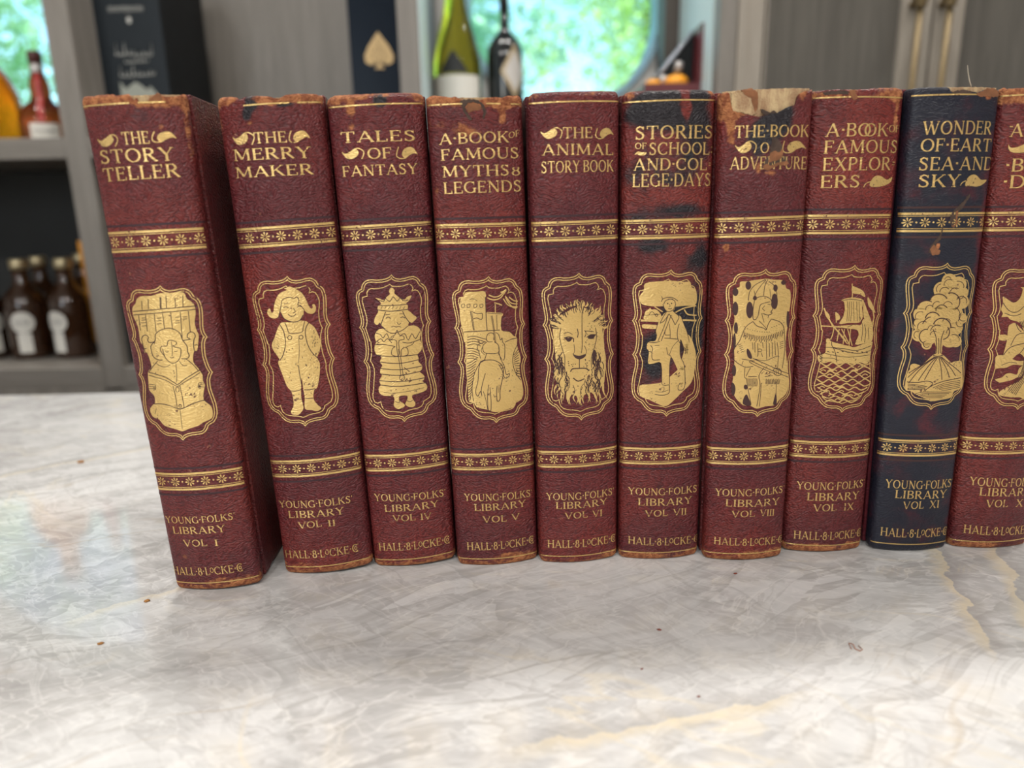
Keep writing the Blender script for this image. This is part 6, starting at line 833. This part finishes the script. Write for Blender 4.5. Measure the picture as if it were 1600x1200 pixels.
for a, b_ in ((-1.415, -0.650), (-0.615, -0.152), (-0.122, 0.306)):
    shelf_part('shelf', boxbm(a, b_, FY, WY - 0.01, SHU - 0.030, SHU), M['taupe_x'])
    shelf_part('shelf', boxbm(a, b_, FY, WY - 0.01, SHL - 0.032, SHL), M['taupe_x'])
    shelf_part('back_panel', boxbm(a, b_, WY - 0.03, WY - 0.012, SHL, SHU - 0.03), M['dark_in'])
for x in (-0.652, -0.613): pass
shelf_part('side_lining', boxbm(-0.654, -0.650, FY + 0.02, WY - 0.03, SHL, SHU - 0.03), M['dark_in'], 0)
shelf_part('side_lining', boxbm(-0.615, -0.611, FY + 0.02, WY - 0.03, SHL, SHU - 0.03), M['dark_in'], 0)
shelf_part('back_panel', boxbm(-0.615, -0.152, WY - 0.03, WY - 0.012, SHU, 1.25), M['taupe'])
shelf_part('side_panel', boxbm(0.277, 0.3030, WY - 0.08, WY - 0.012, SHU, 0.95), plain('dark_brown_oak', (0.07, 0.055, 0.045), 0.5, var=0.2))
shelf_part('side_lining', boxbm(0.3030, 0.306, FY + 0.03, WY - 0.012, SHU, 1.25), M['teal_wall'], 0)  # added sheet: window light painted on the side of the upright
shelf_part('side_lining', boxbm(-0.122, -0.119, FY + 0.004, FY + 0.10, SHU, 1.25), M['teal_wall'], 0)  # added strip: the same painted window light on the middle upright
shelf_part('base', boxbm(-1.45, 0.367, FY, WY - 0.01, FLOOR_Z, SHL - 0.032), M['taupe'])
shelf_part('top_rail', boxbm(-1.45, 0.367, FY, WY - 0.01, 1.25, 1.29), M['taupe_x'])

CB = thing('bar_cabinet', 'tall grey oak bar cabinet with two doors and slim brass handles', 'cabinet', (0.85, 1.25, FLOOR_Z))
CB_I = Matrix.Translation((-0.85, -1.25, -FLOOR_Z))
def cab(name, bm, mat, par=None, bevel=0.0015, smooth=False):
    bm.transform(CB_I); return obj(name, bm, mat, par or CB, smooth, bevel)
cab('carcass', boxbm(0.367, 1.45, FY + 0.026, WY - 0.01, FLOOR_Z, 1.29), M['taupe'])
for i, (x0, x1) in enumerate(((0.371, 0.607), (0.611, 0.86))):
    st = 0.042; zt, zb = 1.24, -0.86; hs = 1 if i == 0 else -1
    bm = bmesh.new()
    lw = 0.004 if i == 0 else st; rw = st if i == 0 else 0.004
    box(bm, x0, x0 + lw, FY, FY + 0.022, zb, zt); box(bm, x1 - rw, x1, FY, FY + 0.022, zb, zt)
    box(bm, x0 + lw, x1 - rw, FY, FY + 0.022, zt - 0.05, zt); box(bm, x0 + lw, x1 - rw, FY, FY + 0.022, zb, zb + 0.05)
    d = cab('door', bm, M['beige'])
    cab('door_panel', boxbm(x0 + lw - 0.001, x1 - rw + 0.001, FY + 0.010, FY + 0.016, zb + 0.049, zt - 0.049), M['door_panel'], d)
    hx = 0.577 if i == 0 else 0.618
    bm = bmesh.new(); tube(bm, [(hx, FY - 0.022, 0.05), (hx, FY - 0.022, 0.25), (hx, FY - 0.022, 0.435)], 0.0045, 16)
    for zz in (0.06, 0.437):
        bm2 = lathebm([(0.002, -0.009), (0.008, -0.007), (0.0085, -0.004), (0.006, -0.002), (0.0105, 0.001), (0.0115, 0.004), (0.009, 0.008), (0.005, 0.011), (0.0006, 0.012)], 20, cx=hx, cy=FY - 0.022, z0=zz, close=False)
        me_ = bpy.data.meshes.new('tmp'); bm2.to_mesh(me_); bm2.free(); bm.from_mesh(me_); bpy.data.meshes.remove(me_)
        tube(bm, [(hx, FY - 0.022, zz), (hx, FY - 0.01, zz), (hx, FY + 0.001, zz)], 0.0055, 12)
    cab('handle', bm, M['brass'], d, 0, True)

# ------------------------------------------------------------------ bottles and boxes on the shelves
M['amber'] = glass('amber_liqueur_glass', (0.92, 0.235, 0.010), 0.03, 0.72, 1.25)
M['brown_glass'] = glass('brown_bottle_glass', (0.30, 0.055, 0.018), 0.03, 0.75, 1.3)
M['green_glass'] = glass('olive_bottle_glass', (0.62, 0.60, 0.06), 0.03, 0.96, 1.3)
M['black_glass'] = plain('black_bottle_glass', (0.010, 0.012, 0.014), 0.06, coat=0.5)
M['whisky'] = plain('whisky_bottle_glass', (0.040, 0.016, 0.007), 0.07, coat=0.5, var=0.5, scale=14)
M['label'] = plain('cream_label_paper', (0.74, 0.72, 0.66), 0.7, var=0.04)
M['ink'] = plain('printed_ink', (0.09, 0.085, 0.08), 0.6)
M['seal_red'] = plain('red_seal_ribbon', (0.36, 0.025, 0.02), 0.35, var=0.2)
M['red_cap'] = plain('dark_red_cap', (0.085, 0.022, 0.020), 0.4)
M['gold_cap'] = plain('pale_gold_cap', (0.55, 0.46, 0.28), 0.35, 0.7, var=0.1)
M['silver'] = plain('silver_foil_collar', (0.55, 0.53, 0.52), 0.35, 0.5)

def bent(bm, r, y0):                                          # wrap a flat label (x,z plane) round a bottle of radius r
    for v in bm.verts:
        a = v.co.x / r; d = r + v.co.y; v.co = Vector((d * math.sin(a), -d * math.cos(a) + y0, v.co.z))
    return bm
def label_grid(w, h, z, shape=None, n=24, off=0.0006):
    bm = bmesh.new(); rows = 20; vs = []
    for j in range(rows + 1):
        t = j / rows; ww = w * (shape(t) if shape else 1.0)
        vs.append([bm.verts.new((-ww / 2 + ww * i / n, off, z + h * t)) for i in range(n + 1)])
    for j in range(rows):
        for i in range(n): bm.faces.new((vs[j][i], vs[j][i + 1], vs[j + 1][i + 1], vs[j + 1][i]))
    return bm
def words(txt, w, cap, x, z, off=0.0011, n=1):
    bm = bmesh.new()
    for q in text_quads(txt, x - w / 2, z, x + w / 2, z, cap):
        bm.faces.new([bm.verts.new((a, off, b)) for a, b in q])
    return bm
def turned(bm, a): bm.transform(Matrix.Rotation(a, 4, 'Z')); return bm

# square-shouldered orange flask at the far left
t = thing('liqueur_bottle', 'orange liqueur bottle cut off by the left edge on the upper shelf', 'bottle', (-0.822, 1.20, SHU), group='bottles on the upper shelves')
obj('glass_body', lathebm([(0.030, 0.0), (0.046, 0.002), (0.050, 0.008), (0.050, 0.050), (0.047, 0.075), (0.040, 0.096), (0.030, 0.113), (0.019, 0.124), (0.015, 0.132), (0.015, 0.168)], 40), M['amber'], t, True)
obj('cap', lathebm([(0.017, 0.168), (0.017, 0.190), (0.015, 0.193)], 28), M['red_cap'], t, True)
# round-bellied brown bottle with a red ribbon
t = thing('liqueur_bottle', 'brown round-bellied liqueur bottle with red seal and white label on the upper shelf', 'bottle', (-0.733, 1.20, SHU), (0, 0, R(27)), group='bottles on the upper shelves')
obj('glass_body', lathebm([(0.022, 0.0), (0.034, 0.001), (0.0365, 0.006), (0.0365, 0.036), (0.034, 0.046), (0.026, 0.056), (0.0165, 0.063), (0.0135, 0.072), (0.0145, 0.083), (0.0135, 0.092), (0.0095, 0.104), (0.0085, 0.112), (0.0085, 0.120)], 40), M['brown_glass'], t, True)
obj('neck_foil', lathebm([(0.0093, 0.098), (0.0093, 0.121), (0.007, 0.122)], 28), M['silver'], t, True)
obj('cap', lathebm([(0.0098, 0.119), (0.0102, 0.134), (0.009, 0.137)], 28), M['red_cap'], t, True)
bm = bmesh.new(); pr = [(0.0369, 0.030), (0.0345, 0.046), (0.0265, 0.0565), (0.0168, 0.0635), (0.0139, 0.072), (0.0149, 0.083), (0.0139, 0.092), (0.0100, 0.104)]
vs = [[bm.verts.new(((r + 0.0008) * math.sin(a), -(r + 0.0008) * math.cos(a), z)) for a in [0.0045 / r * s / 3 - 0.05 for s in (-3, -2, -1, 0, 1, 2, 3)]] for r, z in pr]
for a, b_ in zip(vs, vs[1:]):
    for q in range(6): bm.faces.new((a[q], a[q + 1], b_[q + 1], b_[q]))
obj('seal_ribbon', bm, M['seal_red'], t, True)
obj('label', turned(bent(label_grid(0.040, 0.025, 0.003), 0.0365, 0), R(0)), M['label'], t)
obj('label_print', bent(words('GRAND MARNIER', 0.030, 0.0045, 0, 0.014), 0.0365, 0), M['ink'], t)

# whisky bottles in the lower bay
def whisky(x, y, ry, label, full=True):
    t = thing('whisky_bottle', label, 'bottle', (x, y, SHL), (0, 0, ry), group='whisky bottles in the lower bay')
    obj('glass_body', lathebm([(0.022, 0.0), (0.030, 0.001), (0.0325, 0.005), (0.0325, 0.090), (0.031, 0.100), (0.024, 0.112), (0.0145, 0.122), (0.0115, 0.132), (0.0115, 0.150)], 36), M['whisky'], t, True)
    obj('cap', lathebm([(0.0125, 0.149), (0.0135, 0.151), (0.0135, 0.163), (0.012, 0.166)], 28), M['gold_cap'], t, True)
    oval = lambda q: max(0.05, math.sqrt(max(0.0, 1 - (2 * q - 1) ** 2)))
    l = obj('oval_label', bent(label_grid(0.036, 0.036, 0.045, oval), 0.0325, 0), M['label'], t)
    obj('label_print', bent(words('DALTON', 0.022, 0.006, 0, 0.060), 0.0325, 0), M['ink'], l)
    obj('strip_label', bent(label_grid(0.021, 0.033, 0.012), 0.0325, 0), M['label'], t)
    return t
whisky(-0.822, 1.205, R(17), 'dark whisky bottle facing forward with round white label in the lower bay')
whisky(-0.748, 1.205, R(-14), 'amber whisky bottle with its white label turned left, beside the orange carton')
whisky(-0.898, 1.205, R(55), 'whisky bottle cut off by the left edge in the lower bay')
whisky(-0.834, 1.275, R(20), 'whisky bottle at the back, seen between the two front bottles')
whisky(-0.800, 1.347, R(20), 'whisky bottle at the very back, just left of the orange carton')
M['orange'] = plain('orange_carton_board', (0.86, 0.35, 0.014), 0.5, var=0.05)
t = thing('carton', 'tall bright orange carton standing against the bay side in the lower shelf', 'carton', (-0.7055, 1.275, SHL), (0, 0, 0))
obj('sleeve', boxbm(-0.036, 0.030, -0.03, 0.03, 0.010, 0.192), M['orange'], t, False, 0.001)
obj('foot', boxbm(-0.0365, 0.0305, -0.0305, 0.0305, 0.0, 0.010), M['dark_in'], t)

# gift boxes in the middle bay
M['slate'] = plain('slate_black_card', (0.014, 0.019, 0.024), 0.45, var=0.1, spec=0.2)
M['blackish'] = plain('black_card_side', (0.007, 0.009, 0.011), 0.5, var=0.5, scale=40, spec=0.2)
M['white_ink'] = plain('white_print', (0.50, 0.50, 0.47), 0.6)
t = thing('gift_box', 'tall slate-black gift box with white script on the front beside the left upright', 'box', (-0.566, 1.17, SHU))
obj('front_panel', boxbm(-0.050, 0.050, -0.001, 0.0, 0, 0.26), M['slate'], t)
obj('carton_body', boxbm(-0.050, 0.050, 0.0, 0.165, 0, 0.26), M['blackish'], t, False, 0.001)
def script(rows):
    bm = bmesh.new()
    for pts, w in rows:
        for q in stroke_quads(catmull(pts, False, 5), w): bm.faces.new([bm.verts.new((a, -0.0016, b)) for a, b in q])
    return bm
rows = []
def cursive(x0, x1, z, h, n, seed, w=0.0010, tall=()):
    rn = random.Random(seed); pts = []
    for i in range(n):
        x = x0 + (x1 - x0) * i / (n - 1); hh = h * (2.0 if i in tall else rn.uniform(0.5, 1.0)); dz = (x - x0) * 0.05
        pts += [(x, z + dz), (x + 0.35 * (x1 - x0) / n, z + hh + dz), (x + 0.15 * (x1 - x0) / n, z + hh * 0.3 + dz)]
    rows.append((pts, w))
for q in [(-0.024, 0.002, 0.122, 0.009, 5, 3, (0, 2)), (0.004, 0.030, 0.121, 0.008, 5, 4, (4,)), (-0.012, 0.022, 0.112, 0.004, 7, 5, ()), (-0.022, 0.030, 0.092, 0.008, 9, 6, (0, 3))]:
    cursive(q[0], q[1], q[2], q[3], q[4], q[5], tall=q[6])
obj('script_print', script(rows), M['white_ink'], t)
bm = words('DOM PERIGNON', 0.052, 0.0072, 0.0, 0.183, -0.0016)
obj('title_print', bm, M['white_ink'], t)
bm = bmesh.new(); bm.faces.new([bm.verts.new((0.003 + 0.0035 * math.cos(k * math.pi / 8), -0.0016, 0.171 + 0.0045 * math.sin(k * math.pi / 8))) for k in range(16)])
obj('dot_print', bm, M['white_ink'], t)
bm = bmesh.new(); bm.faces.new([bm.verts.new((x, -0.0016, z)) for x, z in [(-0.026, 0.02), (0.032, 0.02), (0.030, 0.068), (0.022, 0.078), (0.016, 0.073), (0.008, 0.080), (0.0, 0.085), (-0.008, 0.080), (-0.016, 0.075), (-0.024, 0.086)]])
obj('emblem_print', bm, plain('pale_green_print', (0.30, 0.32, 0.28), 0.6), t)

M['navy_card'] = plain('navy_black_card', (0.008, 0.013, 0.022), 0.22, var=0.1, spec=0.06)
M['bronze'] = plain('bronze_foil', (0.46, 0.32, 0.15), 0.45, 0.4, var=0.25, scale=400)
t = thing('gift_box', 'glossy navy-black gift box with a golden spade emblem', 'box', (-0.203, 1.20, SHU))
obj('carton_body', boxbm(-0.0385, 0.0385, 0.0, 0.085, 0, 0.30), M['navy_card'], t, False, 0.001)
sp_pts = [(0.0, 0.155), (0.006, 0.147), (0.016, 0.134), (0.0225, 0.121), (0.0215, 0.111), (0.014, 0.107), (0.006, 0.110), (0.0025, 0.112), (0.004, 0.106), (0.008, 0.101), (0.0, 0.102)]
sp_pts = sp_pts + [(-x, z) for x, z in sp_pts[-2:0:-1]]
bm = bmesh.new()
fl = [Vector((x + 0.0065, z, 0)) for x, z in sp_pts]; vv = [bm.verts.new((p.x, -0.0006, p.y)) for p in fl]
for q in tessellate_polygon([fl]): bm.faces.new([vv[i] for i in q])
obj('spade_emblem', bm, M['bronze'], t)
rows = [([(0.0065 + 0.004 * s, 0.110), (0.0065 + 0.010 * s, 0.120), (0.0065 + 0.004 * s, 0.134)], 0.0007) for s in (-1, 1)] + [([(0.0065, 0.108), (0.0065, 0.125), (0.0065, 0.145)], 0.0008)]
bm = script(rows); obj('spade_engraving', bm, M['navy_card'], t)

# wine bottles in front of the round window
t = thing('wine_bottle', 'olive green wine bottle with cream label in front of the round window', 'bottle', (-0.078, 1.25, SHU), group='bottles on the upper shelves')
obj('glass_body', lathebm([(0.028, 0.0), (0.037, 0.001), (0.0395, 0.006), (0.0395, 0.103), (0.0385, 0.118), (0.035, 0.138), (0.029, 0.160), (0.022, 0.183), (0.017, 0.205), (0.0145, 0.225), (0.0138, 0.290)], 48), M['green_glass'], t, True)
obj('foil_capsule', lathebm([(0.0146, 0.245), (0.0146, 0.292), (0.012, 0.294)], 32), M['black_glass'], t, True)
obj('label', bent(label_grid(0.092, 0.075, 0.018), 0.0395, 0), M['label'], t)
obj('shoulder_label', bent(label_grid(0.050, 0.034, 0.096, lambda q: max(0.02, 1 - q)), 0.0395, 0), M['dark_in'], t)
t.rotation_euler = (0, 0, R(-6))
t = thing('wine_bottle', 'black wine bottle with tilted diamond label in front of the round window', 'bottle', (0.0, 1.25, SHU), (0, 0, R(30)), group='bottles on the upper shelves')
obj('glass_body', lathebm([(0.020, 0.0), (0.0275, 0.001), (0.0292, 0.005), (0.0292, 0.122), (0.0275, 0.137), (0.021, 0.149), (0.012, 0.158), (0.0075, 0.166), (0.0066, 0.180), (0.0064, 0.225)], 44), M['black_glass'], t, True)
obj('foil_capsule', lathebm([(0.0072, 0.192), (0.0072, 0.226), (0.006, 0.228)], 28), M['black_glass'], t, True)
dia = lambda q: max(0.02, 1 - abs(2 * q - 1))
l = obj('diamond_label', bent(label_grid(0.046, 0.084, 0.056, dia), 0.0292, 0), plain('gold_label_border', (0.46, 0.36, 0.22), 0.5, 0.3), t)
obj('label_centre', bent(label_grid(0.034, 0.062, 0.067, dia, off=0.0010), 0.0292, 0), plain('silver_label', (0.56, 0.53, 0.50), 0.5), l)

# open presentation box at the right of the window
M['oxblood'] = plain('oxblood_lacquer', (0.125, 0.022, 0.028), 0.35, var=0.15, coat=0.3)
t = thing('presentation_box', 'open dark red presentation box with black lining beside the right upright', 'box', (0.262, 1.22, SHU))
bm = bmesh.new(); box(bm, -0.048, 0.040, -0.045, 0.075, 0.0, 0.010); box(bm, -0.048, 0.040, -0.045, -0.040, 0.010, 0.068); box(bm, -0.048, 0.040, 0.070, 0.075, 0.010, 0.068); box(bm, -0.048, -0.043, -0.040, 0.070, 0.010, 0.068); box(bm, 0.035, 0.040, -0.040, 0.070, 0.010, 0.068)
obj('tray', bm, M['oxblood'], t, False, 0.0008)
obj('tray_lining', boxbm(-0.043, 0.035, -0.040, 0.070, 0.010, 0.058), M['blackish'], t)
bm = bmesh.new()                                              # lid standing open on its hinge side
pr = [(0.0355, 0.069), (0.064, 0.069), (0.066, 0.150), (0.0375, 0.153)]
a = [bm.verts.new((x, -0.045, z)) for x, z in pr]; b_ = [bm.verts.new((x, 0.075, z)) for x, z in pr]
bm.faces.new(a); bm.faces.new(b_)
for q in range(4): bm.faces.new((a[q], a[(q + 1) % 4], b_[(q + 1) % 4], b_[q]))
lid = obj('lid', bm, M['oxblood'], t, False, 0.0008)
bm = bmesh.new()                                              # black velvet cradle with its silver edge
pr = [(-0.036, 0.066), (0.0340, 0.066), (0.0350, 0.146), (0.031, 0.146)]
a = [bm.verts.new((x, -0.010, z)) for x, z in pr]; b_ = [bm.verts.new((x, 0.070, z)) for x, z in pr]
bm.faces.new(a); bm.faces.new(b_)
for q in range(4): bm.faces.new((a[q], a[(q + 1) % 4], b_[(q + 1) % 4], b_[q]))
cr_ = obj('velvet_cradle', bm, M['blackish'], t)
obj('silver_edge', tube(bmesh.new(), [(-0.037, -0.010, 0.066), (0.0, -0.010, 0.108), (0.032, -0.010, 0.147)], 0.0028, 10), plain('brushed_steel', (0.42, 0.46, 0.52), 0.3, 0.6), cr_, True)
for i, (x, r, lab) in enumerate(((-0.030, 0.012, 'orange ball in the front left of the open red box'), (0.006, 0.016, 'larger orange ball in the middle of the open red box'))):
    bm = bmesh.new(); bmesh.ops.create_uvsphere(bm, u_segments=24, v_segments=14, radius=r)
    bmesh.ops.scale(bm, vec=(1.15, 1, 0.8), verts=bm.verts)
    o = obj('orange_ball', bm, M['orange'], None, True); o.location = (0.262 + x, 1.195, SHU + 0.058 + r * 0.8); tag(o, lab, 'ball', 'orange balls in the red box')
for x, z in ((-0.010, 0.085), (0.014, 0.105)):
    o = obj('chrome_stud', lathebm([(0.0005, 0.0), (0.005, -0.001), (0.0065, -0.006), (0.0065, -0.018)], 20, close=True), M['silver'], cr_, True); o.location = (x, -0.012, z); o.rotation_euler = (R(20), 0, R(35))

# ------------------------------------------------------------------ the garden outside
def leaf_mat(name, c0, c1):
    m, nt, b = new_mat(name); k = NB(nt)
    n = k.noise(k.coord(), 7.0, 3.0); k.l(k.mix(k.smooth(n, 0.35, 0.65), c0, c1), b.inputs['Base Color'])
    b.inputs['Roughness'].default_value = 0.5; b.inputs['Subsurface Weight'].default_value = 0.0
    tl = k.n('ShaderNodeBsdfTranslucent'); k.l(k.mix(n, c0, c1), tl.inputs[0]); ms = k.n('ShaderNodeMixShader'); ms.inputs[0].default_value = 0.4
    k.l(b.outputs[0], ms.inputs[1]); k.l(tl.outputs[0], ms.inputs[2]); k.l(ms.outputs[0], nt.nodes['Material Output'].inputs['Surface'])
    return m
M['bark'] = plain('bark', (0.12, 0.085, 0.06), 0.9, var=0.4, scale=20, bump=0.5)
M['lawn'] = plain('lawn', (0.16, 0.30, 0.07), 0.9, var=0.4, scale=5)
o = structure('ground', boxbm(-9, 9, WY + 0.12, 14, FLOOR_Z - 0.2, FLOOR_Z - 0.05), M['lawn'])
LF = [leaf_mat('yellow_green_leaves', (0.40, 0.62, 0.24), (0.70, 0.86, 0.42)), leaf_mat('sea_green_leaves', (0.34, 0.62, 0.46), (0.60, 0.84, 0.66)), leaf_mat('mid_green_leaves', (0.36, 0.62, 0.36), (0.62, 0.84, 0.58))]
def tree(x, y, h, rx, rz, n, mt, label, seed):
    rn = random.Random(seed)
    t = thing('tree', label, 'tree', (x, y, FLOOR_Z - 0.05), group='garden trees outside')
    obj('trunk', tube(bmesh.new(), [(0, 0, 0), (0.03, 0.02, h * 0.35), (-0.02, 0.0, h * 0.62), (0.02, 0, h * 0.85)], [0.09, 0.07, 0.05, 0.025], 12), M['bark'], t, True)
    V = []; F = []
    cl = [(rn.gauss(0, rx * 0.5), rn.gauss(0, rx * 0.4), h * 0.66 + rn.gauss(0, rz * 0.5)) for _ in range(46)]
    for i in range(n):
        c = rn.choice(cl); p = Vector((c[0] + rn.gauss(0, rx * 0.17), c[1] + rn.gauss(0, rx * 0.17), max(0.2, c[2] + rn.gauss(0, rz * 0.17))))
        a = Vector((rn.uniform(-1, 1), rn.uniform(-1, 1), rn.uniform(-0.8, 0.3))).normalized(); b = a.cross(Vector((rn.uniform(-1, 1), rn.uniform(-1, 1), 1))).normalized()
        s = rn.uniform(0.025, 0.055); q = len(V)
        V += [p - a * s, p + b * s * 0.45 + a * s * 0.1, p + a * s, p - b * s * 0.45 + a * s * 0.1]; F.append((q, q + 1, q + 2, q + 3))
    raw('crown', V, F, mt, t)
tree(-3.6, 4.6, 3.4, 1.2, 1.2, 9000, LF[2], 'leafy green tree outside the left round window', 1)
tree(-0.35, 4.4, 3.0, 0.55, 0.95, 6000, LF[1], 'blue-green tree straight outside the middle round window', 2)
tree(1.35, 7.2, 4.6, 1.0, 1.3, 9000, LF[0], 'yellow-green sunlit tree at the right outside the middle round window', 3)
